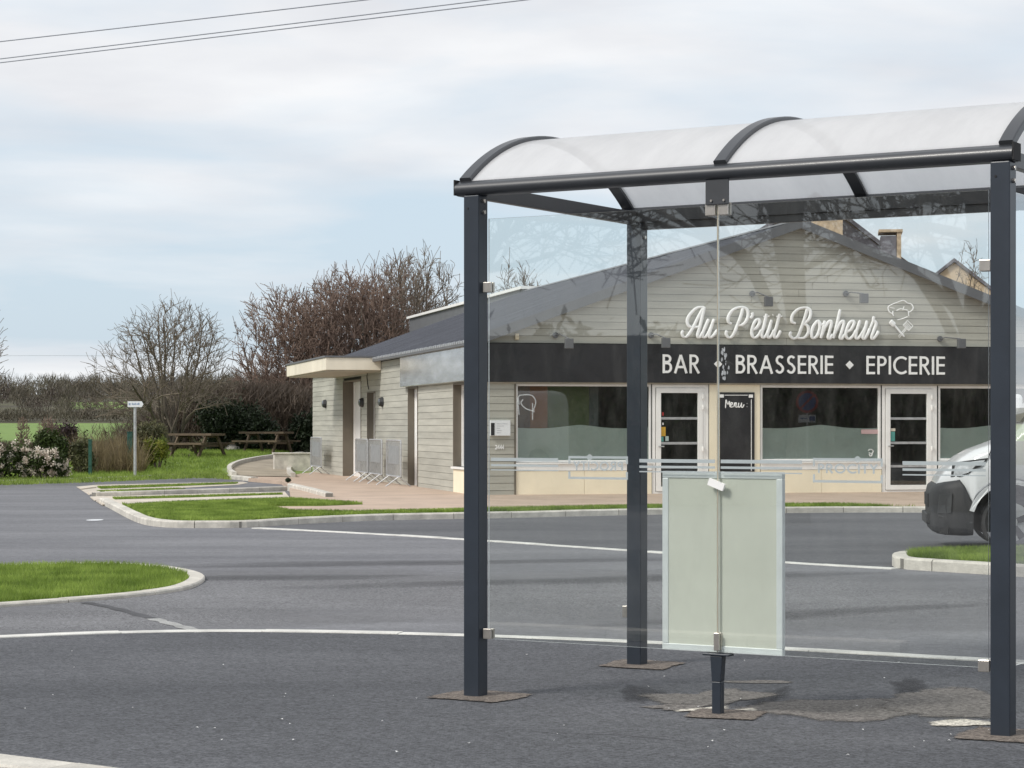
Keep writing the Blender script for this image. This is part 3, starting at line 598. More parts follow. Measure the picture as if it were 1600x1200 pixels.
        for c in tx:
            gw, gs = GLY[c]; gs2 = [[(px_ * sx2 + cur * sx2, pz) for px_, pz in s_] for s_ in gs]
            glyph(d, gs2, x0 if mir > 0 else x1, zc - .052, sc, -.0056, .0010, .20, mir); cur += gw + .14
        d.build('window_film', DECAL, g)
    gf = MB()   # scratched tag high on the left pane
    for s_ in ([(812, 632), (811, 620), (818, 617), (832, 618), (838, 628), (834, 642)], [(818, 624), (815, 630), (822, 638), (836, 643)], [(833, 630), (833, 656)], [(809, 622), (812, 648)]):
        P = catmull(s_, 4); gf.tube([(st(u), -.0062, zat(u, v)) for u, v in P], .0035, 5, flat=(0, -1, 0))
    gf.build('scratched_tag', milky('scratch', .4, .30, (.8, .82, .8), .05), g1)
    # clamps
    def clamp(x, z, w=.05, hh=.055, yy=0):
        o = MB().box(x - w / 2, x + w / 2, yy - .022, yy - .006, z - hh / 2, z + hh / 2).box(x - w / 2, x + w / 2, yy + .006, yy + .022, z - hh / 2, z + hh / 2).build('glass_clamp', STEEL, root, bevel=.003)
        return o
    for u, v in ((765, 449), (765, 990)): clamp(st(u) - .004, zat(u, v), .05)
    for u, v in ((1541, 415), (1539, 1040)): clamp(st(u), zat(u, v), .055)
    pl = MB().box(tm - .055, tm + .075, -.034, -.026, 2.565, 2.692).build('hanger_plate', ANTHD, root, bevel=.003)
    for x in (-.02, .05): MB().tube([(tm + x, -.034, 2.585), (tm + x, -.042, 2.585)], .006, 8).build('bolt', STEEL, pl)
    clamp(tm - .035, 2.545, .055, .065); clamp(tm + .038, 2.545, .055, .065)
    p = MB().box(-.06, -.048, SD - .025, SD + .025, .29, .36).box(-.09, -.06, SD - .025, SD - .008, .29, .36).box(-.09, -.06, SD + .008, SD + .025, .29, .36).build('glass_clamp', STEEL, root, bevel=.003)
    # short foot under the joint
    f = MB()
    f.box(tm - .075, tm + .075, -.03, .03, .300, .312)
    f.prism([(tm - .034, -.024, .2995), (tm + .034, -.024, .2995), (tm + .034, .024, .2995), (tm - .034, .024, .2995)][::-1], [(tm - .0245, -.0245, .17), (tm + .0245, -.0245, .17), (tm + .0245, .0245, .17), (tm - .0245, .0245, .17)][::-1])
    f.box(tm - .024, tm + .024, -.024, .024, 0, .1705)
    f.build('foot', ANTH, root, bevel=.004)
    clamp(tm, .37, .03, .09); 
    o = MB().box(-.045, .045, -.008, .008, -.018, .018).build('glass_clip', PVC, root); o.location = (tm, -.018, zat(1122, 757)); o.rotation_euler = (0, R(20), 0)
    # display panel behind the joint
    xa, xb = st(1033), st(1221); za, zb2 = .313, zat(1122, 737); w = .034
    dp = MB().box(xa + w, xb - w, .018, .03, za + w, zb2 - w).build('display_panel', DISP, root)
    for q in ((xa, xb, za, za + w), (xa, xb, zb2 - w, zb2), (xa, xa + w, za + w + .0006, zb2 - w - .0006), (xb - w, xb, za + w + .0006, zb2 - w - .0006)):
        MB().box(q[0], q[1], .012, .046, q[2], q[3]).build('frame_bar', ALU, dp, bevel=.003)
    # bird dropping on the right pane
    dr = MB(); r2 = random.Random(5)
    for i in range(26):
        u, v = 1128 + abs(r2.gauss(0, 5)), 545 + r2.random() * 48; x, z = st(u), zat(u, v); a = r2.uniform(.002, .007); P = [(x + a * r2.uniform(.6, 1) * math.cos(t), -.006 - i * .00003, z + a * 2.2 * r2.uniform(.6, 1) * math.sin(t)) for t in [k * .8976 for k in range(7)]]
        dr.add(P, [tuple(range(7))])
    dr.build('bird_dropping', milky('dropping', .4, .5, (.8, .82, .85), .2, (40, 40, 40)), g2)
shelter()
# ------------------------------------------------------------------ the bar-brasserie building
CB = np.array(G(745, 780)); ba = np.array([.974, .226]); ba /= np.linalg.norm(ba); bb = np.array([-ba[1], ba[0]])
BANG = math.atan2(ba[1], ba[0])
def bx_(u): k = (u - 800) / F; return (k * CB[1] - CB[0]) / (ba[0] - k * ba[1])
def by_(u): k = (u - 800) / F; return (k * CB[1] - CB[0]) / (bb[0] - k * bb[1])
def bz(u, v, y=0): t = bx_(u); return CH + (VH - v) / F * (CB[1] + t * ba[1])
def sz(u, v): return CH + (VH - v) / F * (CB[1] + by_(u) * bb[1])
BW = 2 * bx_(1245); BD = by_(490); EZ, AZ = 3.16, 5.62; GR = (AZ - EZ) / (BW / 2)
def gz(x): return AZ - GR * abs(x - BW / 2)
def building():
    root = empty('brasserie_building', (CB[0], CB[1], 0), BANG)
    tag(root, 'single storey grey clad bar with low gable roof and black sign band', 'building')
    wt = .25
    # openings on the front: x0,x1,z0,z1 ; on the side: y0,y1,z0,z1
    zh, zs = 2.32, .73
    FO = [(bx_(806), bx_(1018), zs, zh), (bx_(1019), bx_(1107), .05, zh), (bx_(1188), bx_(1377), zs, zh), (bx_(1378), bx_(1464), .05, zh), (bx_(1466), bx_(1690), zs, zh)]
    SOp = [(by_(724) - .9, by_(711), .62, 2.36), (by_(655), by_(640), .05, 2.37), (by_(588), by_(576), 1.0, 2.36), (by_(566), by_(538), .05, 2.72)]
    w = MB()
    def wall_run(p0, p1, ops, top, conv):
        e = [p0]
        for o in ops: e += [o[0], o[1]]
        e.append(p1)
        for i in range(0, len(e), 2): w.__dict__; conv(e[i], e[i + 1], .0, top)
        for o in ops:
            conv(o[0], o[1], o[3], top)
            if o[2] > .06: conv(o[0], o[1], .0, o[2])
    wall_run(.0, BW, FO, EZ, lambda a, b, z0, z1: w.box(a, b, .0, wt, z0, z1) if b > a else None)
    w.prism([(0, 0, EZ), (BW, 0, EZ), (BW / 2, 0, AZ)], [(0, wt, EZ), (BW, wt, EZ), (BW / 2, wt, AZ)])
    wall_run(wt, BD, SOp, EZ, lambda a, b, z0, z1: w.box(.0, wt, a, b, z0, z1) if b > a else None)
    w.box(BW - wt, BW, wt, BD, 0, EZ).box(wt, BW - wt, BD - wt, BD, 0, EZ)
    wall = w.build('wall', DARKW, root)
    # inside: floor, dark back wall with painted panels
    MB().box(wt + .01, BW - wt - .01, wt + .01, 5.5, .0, .04).box(wt + .01, BW - wt - .01, wt + .01, 5.5, 2.65, 2.7).box(wt + .01, BW - wt - .01, 5.4, 5.5, .04, 2.65).build('interior', DARKW, root)
    for a, b, mt, y in ((806, 836, INT_B, .40), (836, 864, INT_O, .42), (864, 930, INT_G, .44), (930, 945, INT_D, .46)):
        MB().box(bx_(a) - .0, bx_(b) - .01, y, y + .05, .04, 2.6).build('interior_panel', mt, root)
    # cladding boards
    pitch = .1455
    def board(x0, x1, z0, z1, plane, x0t=None, x1t=None):
        x0t = x0 if x0t is None else x0t; x1t = x1 if x1t is None else x1t
        def P(x, d, z): return (x, -d, z) if plane == 'f' else (-d, x, z)
        zt_ = z1 - .006
        a = [P(x0, -.001, z0), P(x1, -.001, z0), P(x1t, -.001, zt_), P(x0t, -.001, zt_)]; b = [P(x0, .031, z0), P(x1, .031, z0), P(x1t, .024, zt_), P(x0t, .024, zt_)]
        MB().prism(a, b).build('board', CLAD, wall)
    r_ = random.Random(11)
    def split(a, b):
        if b - a > 5.2:
            c = a + (b - a) * r_.uniform(.32, .68); return [(a, c - .003), (c + .003, b)]
        return [(a, b)]
    z = 3.145
    while z < AZ - .08:                       # gable
        z1 = min(z + pitch, AZ - .02); xl, xr = BW / 2 - (AZ - z) / GR + .02, BW / 2 + (AZ - z) / GR - .02; xlt, xrt = BW / 2 - (AZ - z1) / GR + .02, BW / 2 + (AZ - z1) / GR - .02
        xl, xlt, xr, xrt = max(xl, 0), max(xlt, 0), min(xr, BW), min(xrt, BW)
        sp = split(xl, xr)
        for i, (a, b) in enumerate(sp): board(a, b, z, z1, 'f', xlt if i == 0 else a, xrt if i == len(sp) - 1 else b)
        z += pitch
    z = .03
    while z < 2.30:                           # piers left and right of the shopfront
        board(0.0, bx_(803), z, z + pitch, 'f'); board(bx_(1696), BW, z, z + pitch, 'f'); z += pitch
    z = .03
    while z < EZ - .10:                       # side wall
        z1 = z + pitch; ed = [.02]
        for o in SOp:
            if z1 - .03 > o[2] and z + .03 < o[3]: ed += [o[0], o[1]]
        ed.append(BD)
        for i in range(0, len(ed), 2):
            for a, b in split(ed[i], ed[i + 1]):
                if b - a > .05: board(a, b, z, z1, 's')
        z += pitch
    MB().box(-.036, .0, -.036, .0, .03, EZ).build('corner_trim', TRIM, root)
    MB().box(bx_(803) + .002, bx_(806) - .002, -.045, 0, .03, 2.36).build('corner_trim', BROWN, root)
    # plinth and white base flashing
    MB().box(-.02, BW, -.026, -.001, 0, .028).box(-.03, -.001, -.02, BD, -.05, .028).build('plinth', CONCD, root)
    # black sign band
    zb0, zb1 = 2.352, 3.125; sb = MB().box(-.02, BW + .02, -.12, -.002, zb0, zb1).build('sign_band', BLACKS, root, bevel=.004)
    MB().box(.0, BW, -.07, -.034, 2.322, zb0 - .002).build('head_trim', M('head_trim', (.50, .46, .38), .6), root)
    ze = bz(1250, 570); sc = .385
    for t, u0, u1 in (('BAR', 1032.5, 1090), ('BRASSERIE', 1146.5, 1299), ('EPICERIE', 1350, 1473)):
        x0, x1 = bx_(u0), bx_(u1); gap = .115; sx2 = (x1 - x0) / (text_w(t, gap) * sc); cur = 0
        for c in t:
            gw, gs = GLY[c]; mb = MB(); glyph(mb, [[(a * sx2, b) for a, b in s_] for s_ in gs], x0 + cur * sx2 * sc, ze - sc / 2, sc, -.121, .012, .125)
            mb.build('letter', LETTER, sb); cur += gw + gap
    for u in (1119, 1324):
        x = bx_(u); q = .088; MB().prism([(x - q, -.1205, ze), (x, -.1205, ze - q), (x + q, -.1205, ze), (x, -.1205, ze + q)], [(x - q, -.135, ze), (x, -.135, ze - q), (x + q, -.135, ze), (x, -.135, ze + q)]).build('diamond_mark', LETTER, sb)
    # script lettering on the gable (strokes as read off the sign)
    def Z1(p): return (1050 + p[0] / 8, 460 + p[1] / 8)
    def Z2(p): return (1220 + p[0] / 7.2727, 460 + p[1] / 7.2727)
    script = [
     (Z1, [[(128, 455), (112, 490), (130, 530), (170, 530), (215, 475), (260, 395), (320, 275), (385, 160)], [(385, 158), (300, 170), (225, 235), (178, 315), (188, 385), (240, 412), (345, 402)], [(392, 155), (368, 260), (335, 400), (305, 505), (318, 540), (345, 522), (372, 470)]]),
     (Z1, [[(445, 310), (405, 400), (368, 500), (385, 540), (425, 512), (475, 410), (512, 310)], [(512, 310), (470, 430), (447, 510), (465, 541), (508, 510), (552, 445)]]),
     (Z1, [[(672, 455), (662, 500), (700, 542), (748, 512), (795, 405), (845, 275), (872, 170)], [(730, 368), (690, 345), (692, 275), (750, 195), (850, 160), (922, 190), (935, 270), (900, 350), (845, 388), (800, 382)]]),
     (Z1, [[(986, 228), (992, 262), (965, 302)]]),
     (Z1, [[(990, 448), (1042, 418), (1082, 350), (1062, 312), (1022, 342), (988, 430), (982, 500), (1012, 543), (1060, 520), (1105, 445)]]),
     (Z1, [[(1168, 245), (1135, 390), (1108, 500), (1125, 543), (1162, 512), (1192, 445)], [(1128, 280), (1202, 276)]]),
     (Z1, [[(1232, 320), (1198, 430), (1178, 510), (1196, 543), (1232, 512), (1265, 445)], [(1243, 262), (1249, 258)]]),
     (Z1, [[(1332, 245), (1292, 400), (1262, 500), (1276, 543), (1310, 520), (1343, 455)], [(1288, 280), (1362, 276)]]),
     (Z2, [[(104, 425), (92, 465), (128, 503), (178, 480), (212, 400), (255, 280), (286, 165)], [(155, 332), (112, 312), (118, 240), (182, 172), (270, 152), (322, 190), (312, 270), (262, 328), (232, 335)], [(232, 335), (288, 360), (298, 430), (260, 488), (205, 500), (172, 488)]]),
     (Z2, [[(402, 300), (352, 370), (334, 450), (352, 500), (398, 470), (428, 382), (418, 312), (396, 300)], [(420, 315), (445, 345), (475, 335)]]),
     (Z2, [[(487, 300), (465, 400), (440, 500)], [(450, 465), (500, 352), (545, 302), (560, 332), (537, 430), (522, 488), (540, 505), (575, 455)]]),
     (Z2, [[(660, 172), (625, 330), (582, 502)], [(592, 460), (642, 352), (688, 302), (700, 340), (672, 440), (657, 490), (675, 508), (712, 455)]]),
     (Z2, [[(724, 430), (782, 400), (818, 330), (800, 302), (762, 332), (727, 420), (728, 480), (762, 508), (808, 470), (845, 405)]]),
     (Z2, [[(887, 297), (852, 400), (837, 480), (855, 505), (898, 460), (945, 375), (965, 300)], [(965, 300), (932, 430), (917, 490), (935, 505), (968, 455), (998, 385)]]),
     (Z2, [[(1045, 252), (1036, 290), (1068, 330), (1046, 400), (1017, 480), (1030, 508), (1068, 470), (1095, 418)], [(1000, 382), (1040, 280)]])]
    ssb = None
    def tubeuv(mb, zf, s_, rpx, off=.075, k=5):
        P = catmull([zf(p) for p in s_], k) if len(s_) > 2 else [zf(p) for p in s_]
        pts = [(bx_(u), -off, bz(u, v)) for u, v in P]; n_ = len(pts); rr = []
        for i in range(n_):
            a = P[min(i + 1, n_ - 1)]; b = P[max(0, i - 1)]; dv, du = abs(a[1] - b[1]), abs(a[0] - b[0]); down = dv / (math.hypot(dv, du) + 1e-6)
            rr.append(rpx / F * 46 * (.62 + .42 * down) * (1 if 0 < i < n_ - 1 else .75))
        mb.tube(pts, rr, 8, flat=(0, -1, 0))
    for i, (zf, ss) in enumerate(script):
        mb = MB()
        for k, s_ in enumerate(ss): tubeuv(mb, zf, s_, 2.62, .075 + .002 * k)
        mb.build('script_letter', LETTER, wall, smooth=True)
    hat = MB()
    for s_ in ([(1258, 222), (1218, 195), (1208, 145), (1245, 118), (1310, 92), (1380, 70), (1422, 98)], [(1425, 100), (1470, 112), (1492, 155), (1468, 190), (1438, 205)], [(1262, 190), (1260, 222), (1268, 245)], [(1435, 190), (1442, 250)],
               [(1300, 186), (1350, 166), (1432, 182)], [(1388, 138), (1372, 180)], [(1225, 150), (1280, 160)], [(1310, 292), (1370, 277), (1428, 255)]):
        tubeuv(hat, Z2, s_, 1.05, .06)
    hat.build('chef_hat_emblem', LETTER, wall, smooth=True)
    sp = MB(); tubeuv(sp, Z2, [(1228, 306), (1250, 326), (1278, 352)], 4.6, .07); tubeuv(sp, Z2, [(1275, 348), (1330, 415), (1388, 482)], 1.7, .072); sp.build('spoon_emblem', LETTER, wall, smooth=True)
    sp = MB()
    for s_ in ([(1425, 298), (1488, 360)], [(1488, 360), (1440, 413)], [(1440, 413), (1376, 350)], [(1376, 350), (1425, 298)], [(1413, 318), (1470, 380)], [(1400, 330), (1458, 392)], [(1388, 342), (1448, 404)], [(1402, 385), (1320, 480)], [(1412, 398), (1332, 494)]): tubeuv(sp, Z2, s_, .85, .064)
    sp.build('spatula_emblem', LETTER, wall, smooth=True)
    # shopfront
    def frame(mb, x0, x1, z0, z1, fw, y0, y1, inner=()):
        mb.box(x0, x0 + fw, y0, y1, z0, z1).box(x1 - fw, x1, y0, y1, z0, z1).box(x0 + fw, x1 - fw, y0 + .0008, y1 - .0008, z1 - fw, z1).box(x0 + fw, x1 - fw, y0 + .0008, y1 - .0008, z0, z0 + fw)
        return mb
    for (x0, x1, z0, z1) in (FO[0], FO[2], FO[4]):
        wn = frame(MB(), x0, x1, z0, z1, .055 if x0 > 1 else .045, .02, .10).build('window', PVC, root, bevel=.004)
        MB().box(x0 + .05, x1 - .05, .055, .063, z0 + .05, z1 - .045).build('pane', WING, wn)
        MB().box(x0 - .01, x1 + .01, -.06, .02, .70, .728).build('sill', PVC, wn)
        MB().box(x0, x1, -.030, -.001, .565, .698).build('apron_trim', PVC, wn)
        P = []; nn = 60      # frosted film with a wavy upper edge
        for i in range(nn + 1):
            t = i / nn; x = x0 + .055 + (x1 - x0 - .11) * t; ph = (x - x0) / 1.42
            P.append((x, 1.46 - .04 * abs(math.sin(math.pi * ph * .75 + .9)) ** .8 + .035 * abs(math.cos(math.pi * ph * .75 + .9)) ** 3))
        mb = MB(); V = [(x, .068, z0 + .05) for x, _ in P] + [(x, .068, zz) for x, zz in P]; n1 = nn + 1
        mb.add(V, [(i, i + 1, n1 + i + 1, n1 + i) for i in range(nn)]); mb.build('frosted_film', FILM, wn)
        # cream fibre-cement panels under the window
        ps = [x0 + (x1 - x0) * i / 2 for i in range(3)]
        for a, b in zip(ps, ps[1:]): MB().box(a + .003, b - .003, -.022, -.001, .045, .56).build('cream_panel', CREAM, root)
    MB().box(bx_(806), BW - .8, -.034, -.0265, .0285, .044).build('base_flashing', PVC, root)
    # pier with the menu board
    a, b = bx_(1108), bx_(1187)
    MB().box(a, b, -.022, -.001, .045, 2.32).build('cream_panel', CREAM, root)
    mx0, mx1, mz0, mz1 = bx_(1124), bx_(1178), bz(1150, 737), bz(1150, 613)
    mbd = MB().box(mx0, mx1, -.045, -.0225, mz0, mz1).build('menu_board', BLACKS, root, bevel=.003)
    fr_ = MB()
    for (u0, v0, u1, v1) in ((1131, 617.5, 1167, 617.5), (1172.7, 624, 1172.7, 736)): fr_.tube([(bx_(u0), -.046, bz(u0, v0)), (bx_(u1), -.046, bz(u1, v1))], .009, 4)
    for u in (1126.5, 1172): fr_.box(bx_(u) - .045, bx_(u) + .045, -.052, -.0455, mz1 - .11, mz1 - .045)
    fr_.build('chalk_frame', LETTER, mbd)
    def Z3(p): return (1025 + p[0] / 8.276, 600 + p[1] / 8.276)
    for ss in ([[(888, 312), (892, 240), (897, 205), (910, 250), (925, 262), (938, 222), (942, 260), (948, 300)]], [[(955, 280), (975, 262), (978, 245), (962, 240), (952, 275), (962, 302), (985, 290)]],
               [[(1003, 240), (996, 300)], [(998, 290), (1015, 245), (1028, 248), (1022, 295), (1035, 302), (1045, 290)]], [[(1060, 242), (1054, 290), (1068, 302), (1090, 270), (1098, 242)], [(1098, 242), (1094, 295), (1110, 302), (1130, 265)]], [[(1166, 250), (1168, 254)], [(1166, 290), (1168, 294)]]):
        m_ = MB()
        for s_ in ss: tubeuv(m_, Z3, s_, .85, .052, 4)
        m_.build('letter', LETTER, mbd)
    # two glazed doors
    for k, (x0, x1, z0, z1) in enumerate((FO[1], FO[3])):
        dr = frame(MB(), x0, x1, z0, z1, .07, .0, .12).build('door_frame', PVC, root, bevel=.004)
        lx0, lx1 = x0 + .085, x1 - .13; fw = .10
        lf = frame(MB(), lx0, lx1, z0 + .08, z1 - .075, fw, -.02, .05).build('door', PVC, root, bevel=.004)
        MB().box(lx0 + fw - .01, lx1 - fw + .01, .012, .02, z0 + .17, z1 - .165).build('pane', WING, lf)
        for zz in (1.60, 1.09, .60): MB().box(lx0 + fw, lx1 - fw, .004, .03, zz, zz + .05).build('glazing_bar', GALV, lf)
        MB().box(lx1 + .003, x1 - .072, -.004, .06, z0 + .08, z1 - .075).build('side_jamb', PVC, dr)
        for zz in (2.08, 1.86, 1.0): MB().tube([(lx1 + .006, -.032, zz - .05), (lx1 + .006, -.032, zz + .05)], .016, 8).box(lx1 - .03, lx1 + .05, -.026, -.0215, zz - .025, zz + .025).build('hinge', PVC, lf)
        MB().tube([(lx0 + .05, -.021, 1.05), (lx0 + .05, -.07, 1.05), (lx0 + .15, -.07, 1.05)], .012, 8).build('handle', GALV, lf)
        if k == 0:
            for (dx, zz, ww, hh, mt) in ((.03, 1.69, .035, .06, SIGNR), (.035, 1.50, .03, .035, LETTER), (.005, 1.27, .10, .18, M('sticker_yellow', (.62, .36, .03), .5)), (.01, 1.16, .05, .09, M('sticker_teal', (.10, .36, .32), .5)), (.10, 1.17, .07, .09, M('sticker_pale', (.40, .50, .48), .5))):
                x = lx0 + fw + dx; MB().box(x, x + ww, .0105, .0115, zz - .01, zz + hh).build('sticker', mt, lf)
        else:
            for (dx, zz, ww, hh, mt) in ((.02, 1.36, .10, .06, M('sticker_cream', (.72, .66, .55), .5)), (.02, 1.15, .09, .20, M('sticker_teal', (.10, .36, .32), .5))):
                x = lx0 + fw + dx; MB().box(x, x + ww, .0105, .0115, zz, zz + hh).build('sticker', mt, lf)
    MB().box(bx_(1347), bx_(1374), .0500, .0515, bz(1360, 678), bz(1360, 671)).build('opening_hours_strip', M('strip_pink', (.55, .38, .38), .5), root)
    em = MB(); tubeuv(em, lambda p: p, [(1358, 704), (1362, 702), (1366, 705), (1363, 709), (1359, 707)], .7, -.052, 3); tubeuv(em, lambda p: p, [(1359, 709), (1362, 713), (1365, 709)], .7, -.0525, 3); em.build('chef_sticker', LETTER, root)
    # notice case and house number on the left pier
    nx0, nx1, nz0, nz1 = bx_(764.5), bx_(796), bz(780, 681), bz(780, 657)
    nc = MB().box(nx0, nx1, -.10, -.033, nz0, nz1).build('letter_box', SIGNW, root, bevel=.008)
    MB().box(nx0 + .012, nx0 + .085, -.106, -.1005, nz0 + .01, nz1 - .05).build('dark_panel', BLACKS, nc)
    tx = MB()
    for i in range(5): tx.box(nx0 + .13, nx0 + .13 + (.22, .15, .07, .10, .09)[i], -.1025, -.1005, nz1 - .07 - .045 * i, nz1 - .062 - .045 * i)
    tx.build('print', M('print_grey', (.45, .46, .50), .6), nc)
    cur = 0; x0 = bx_(773)
    for c in '2444':
        gw, gs = GLY[c]; m_ = MB(); glyph(m_, gs, x0 + cur * .072, bz(779, 702), .085, -.033, .006, .18); m_.build('house_number', LETTER, wall); cur += gw + .10
    # spot lamps on arms over the sign
    for u, v, ua, va in ((881, 538, 867, 524), (1031, 537, 1016, 524), (1190, 473, 1174, 459), (1338, 468, 1320, 459), (1489, 538, 1467, 529.5)):
        x, z = bx_(u), bz(u, v); xa, za = bx_(ua), bz(ua, va)
        o = MB().box(x - .085, x + .085, -.47, -.37, z - .10, z + .10).build('spot_lamp', TRIM, root, bevel=.01)
        MB().tube([(xa, -.03, za), (xa, -.08, za)], .06, 10).tube([(xa, -.06, za), (xa + .05, -.22, za + .02), (x, -.40, z + .10)], .014, 6).build('lamp_arm', TRIM, o)
    MB().box(bx_(803), bx_(809), -.13, -.033, bz(806, 531), bz(806, 521)).build('alarm_box', M('alarm_cream', (.66, .58, .42), .5), root, bevel=.01)
    # roof: two slopes with overhang, seams, eaves trim, verge trim, ridge box
    ov, eo, th = .22, .16, .10
    for sg in (-1, 1):
        def xw(d): return BW / 2 + sg * d
        dE = BW / 2 + eo; zE = AZ + .10 - GR * dE; zA = AZ + .10
        rf = MB().prism([(xw(0), -ov, zA), (xw(dE), -ov, zE), (xw(dE), -ov, zE - th), (xw(0), -ov, zA - th)], [(xw(0), BD + .2, zA), (xw(dE), BD + .2, zE), (xw(dE), BD + .2, zE - th), (xw(0), BD + .2, zA - th)]).build('roof', ROOFM, root)
        ny = int((BD + .2 + ov) / .52)
        for i in range(ny + 1):
            y = -ov + .05 + i * .52
            MB().prism([(xw(0), y - .012, zA), (xw(dE), y - .012, zE), (xw(dE), y - .012, zE + .028), (xw(0), y - .012, zA + .028)], [(xw(0), y + .012, zA), (xw(dE), y + .012, zE), (xw(dE), y + .012, zE + .028), (xw(0), y + .012, zA + .028)]).build('seam', ROOFM, rf)
        MB().prism([(xw(-.02 * 0), -ov - .03, zA + .035), (xw(dE + .02), -ov - .03, zE + .035), (xw(dE + .02), -ov - .03, zE - .17), (xw(0), -ov - .03, zA - .17)], [(xw(0), -ov - .002, zA + .035), (xw(dE + .02), -ov - .002, zE + .035), (xw(dE + .02), -ov - .002, zE - .17), (xw(0), -ov - .002, zA - .17)]).build('verge_trim', TRIM, rf)
        gt = MB(); xg = xw(dE + .045)
        gt.box(min(xg - .05, xg + .05), max(xg - .05, xg + .05), -ov, BD + .2, zE - .13, zE - .03); gto = gt.build('gutter', TRIM, rf, bevel=.015)
        if sg < 0:
            lip = MB()
            for i in range(int(BD / .22)): y = -ov + i * .22; lip.box(xg - .065, xg - .0505, y, y + .10, zE - .075, zE - .02)
            tag(lip.build('gutter_comb', GALV, gto), kind='stuff')
    rx = BW / 2
    wg = MB().box(rx - .15, BW, BD + .26, BD + 20, 0, AZ + .14).build('rear_wing', TRIM, root)
    MB().box(rx - .25, BW + .1, BD + .21, BD + 20.1, AZ + .142, AZ + .235).build('roof_cap', PVC, wg)
    MB().prism([(rx - .25, -ov - .02, AZ + .045), (rx, -ov - .02, AZ + .145), (rx + .25, -ov - .02, AZ + .045)], [(rx - .25, BD + .15, AZ + .045), (rx, BD + .15, AZ + .145), (rx + .25, BD + .15, AZ + .045)]).build('ridge_flashing', TRIM, root)
    # side wall: reveals, doors, shutter box, canopy, lamps
    for i, (y0, y1, z0, z1) in enumerate(SOp):
        d = (.24, .30, .24, .46)[i]; dx_ = (0, .01, 0, .15)[i]
        rv = MB().box(-.045, d, y1 - .03, y1 + .001, z0, z1).box(-.045, d, y0 - .001, y0 + .02, z0, z1).box(-.045, d, y0 + .021, y1 - .031, z1 - .03, z1 + .001).build('reveal', BROWN, root)
        if i in (1, 3):
            m_ = MB(); a, b = y0 + .022, y1 - .032
            for (p, q, r1, r2) in ((a, a + .08, z0, z1 - .032), (b - .08, b, z0, z1 - .032), (a + .081, b - .081, z1 - .12, z1 - .032)): m_.box(.10 + dx_, .18 + dx_, p, q, r1, r2)
            do = m_.build('door_frame', PVC, root)
            MB().box(.12 + dx_, .16 + dx_, a + .082, b - .082, z0, z1 - .122).build('door', PVC, do)
        else:
            m_ = MB(); a, b = y0 + .022, y1 - .032
            for (p, q, r1, r2) in ((a, a + .06, z0, z1 - .032), (b - .06, b, z0, z1 - .032), (a + .061, b - .061, z1 - .09, z1 - .032), (a + .061, b - .061, z0, z0 + .06)): m_.box(.13, .19, p, q, r1, r2)
            wo = m_.build('window', PVC, root); MB().box(.155, .163, a + .062, b - .062, z0 + .062, z1 - .092).build('pane', WING, wo)
            MB().box(-.09, .12, y0 - .03, y1 + .03, z0 - .045, z0 - .001).build('sill', PVC, wo)
    MB().box(-.044, -.001, .05, by_(711) - .03, .045, .56).build('cream_panel', CREAM, root)
    zb_ = MB().box(-.17, -.034, -.10, by_(636), 2.38, 3.10).build('shutter_box', ZINC, root, bevel=.01)
    MB().box(-.05, -.028, .0, BD, .0285, .05).build('base_flashing', PVC, root)
    # canopy over the side door
    yc0 = by_(597.6); Yc = CB[1] + yc0 * bb[1]; wc = (597.6 - 511) / F * Yc * 1.03; zc1, zc0 = CH + (VH - 559) / F * Yc, CH + (VH - 578.5) / F * Yc
    yc1 = yc0
    for i in range(400):          # far end of the outer edge, seen at column 448
        yc1 += .02; p = CB + ba * (-wc) + bb * yc1
        if 800 + F * p[0] / p[1] < 448: break
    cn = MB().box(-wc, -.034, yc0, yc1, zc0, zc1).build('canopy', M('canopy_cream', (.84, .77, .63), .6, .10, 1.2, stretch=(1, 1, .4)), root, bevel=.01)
    MB().box(-wc - .03, -.034, yc0 - .03, yc1 + .03, zc1 + .002, zc1 + .045).build('canopy_cap', TRIM, cn)
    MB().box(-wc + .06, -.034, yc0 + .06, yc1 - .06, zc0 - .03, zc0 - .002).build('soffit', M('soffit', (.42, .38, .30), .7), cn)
    for u, v in ((511, 631), (569, 629), (600, 628)):
        y, z = by_(u), sz(u, v); lp_ = MB(); nn = 12; ra = []; rb = []
        for k in range(nn): t = 2 * math.pi * k / nn; ra.append((-.034, y + .15 * math.cos(t), z + .13 * math.sin(t))); rb.append((-.13, y + .11 * math.cos(t), z + .10 * math.sin(t)))
        o = lp_.prism(ra, rb).build('wall_lamp', PLAST, root, bevel=.01)
        MB().prism([(-.131, p[1], p[2]) for p in rb], [(-.15, y + .6 * (p[1] - y), z + .6 * (p[2] - z)) for p in rb]).build('lens', CLEAR, o)
    y = by_(578); MB().tube([(-.05, y, 2.95), (-.06, y + .12, 2.75), (-.05, y + .05, 2.55), (-.05, y - .1, 2.42)], .012, 6).build('cable', RUBBER, root)
    return root
BLD = building()
p = CB + bb * (BD + .4) + ba * (-.45); lw = empty('low_wall', (p[0], p[1], 0), BANG); tag(lw, 'short pale concrete wall end at the far building corner', 'wall')
MB().box(-.75, .40, -.35, -.1, 0, .62).build('block', CONC, lw, bevel=.02); MB().box(-.78, .43, -.38, -.07, .622, .67).build('coping', CONC, lw, bevel=.01)
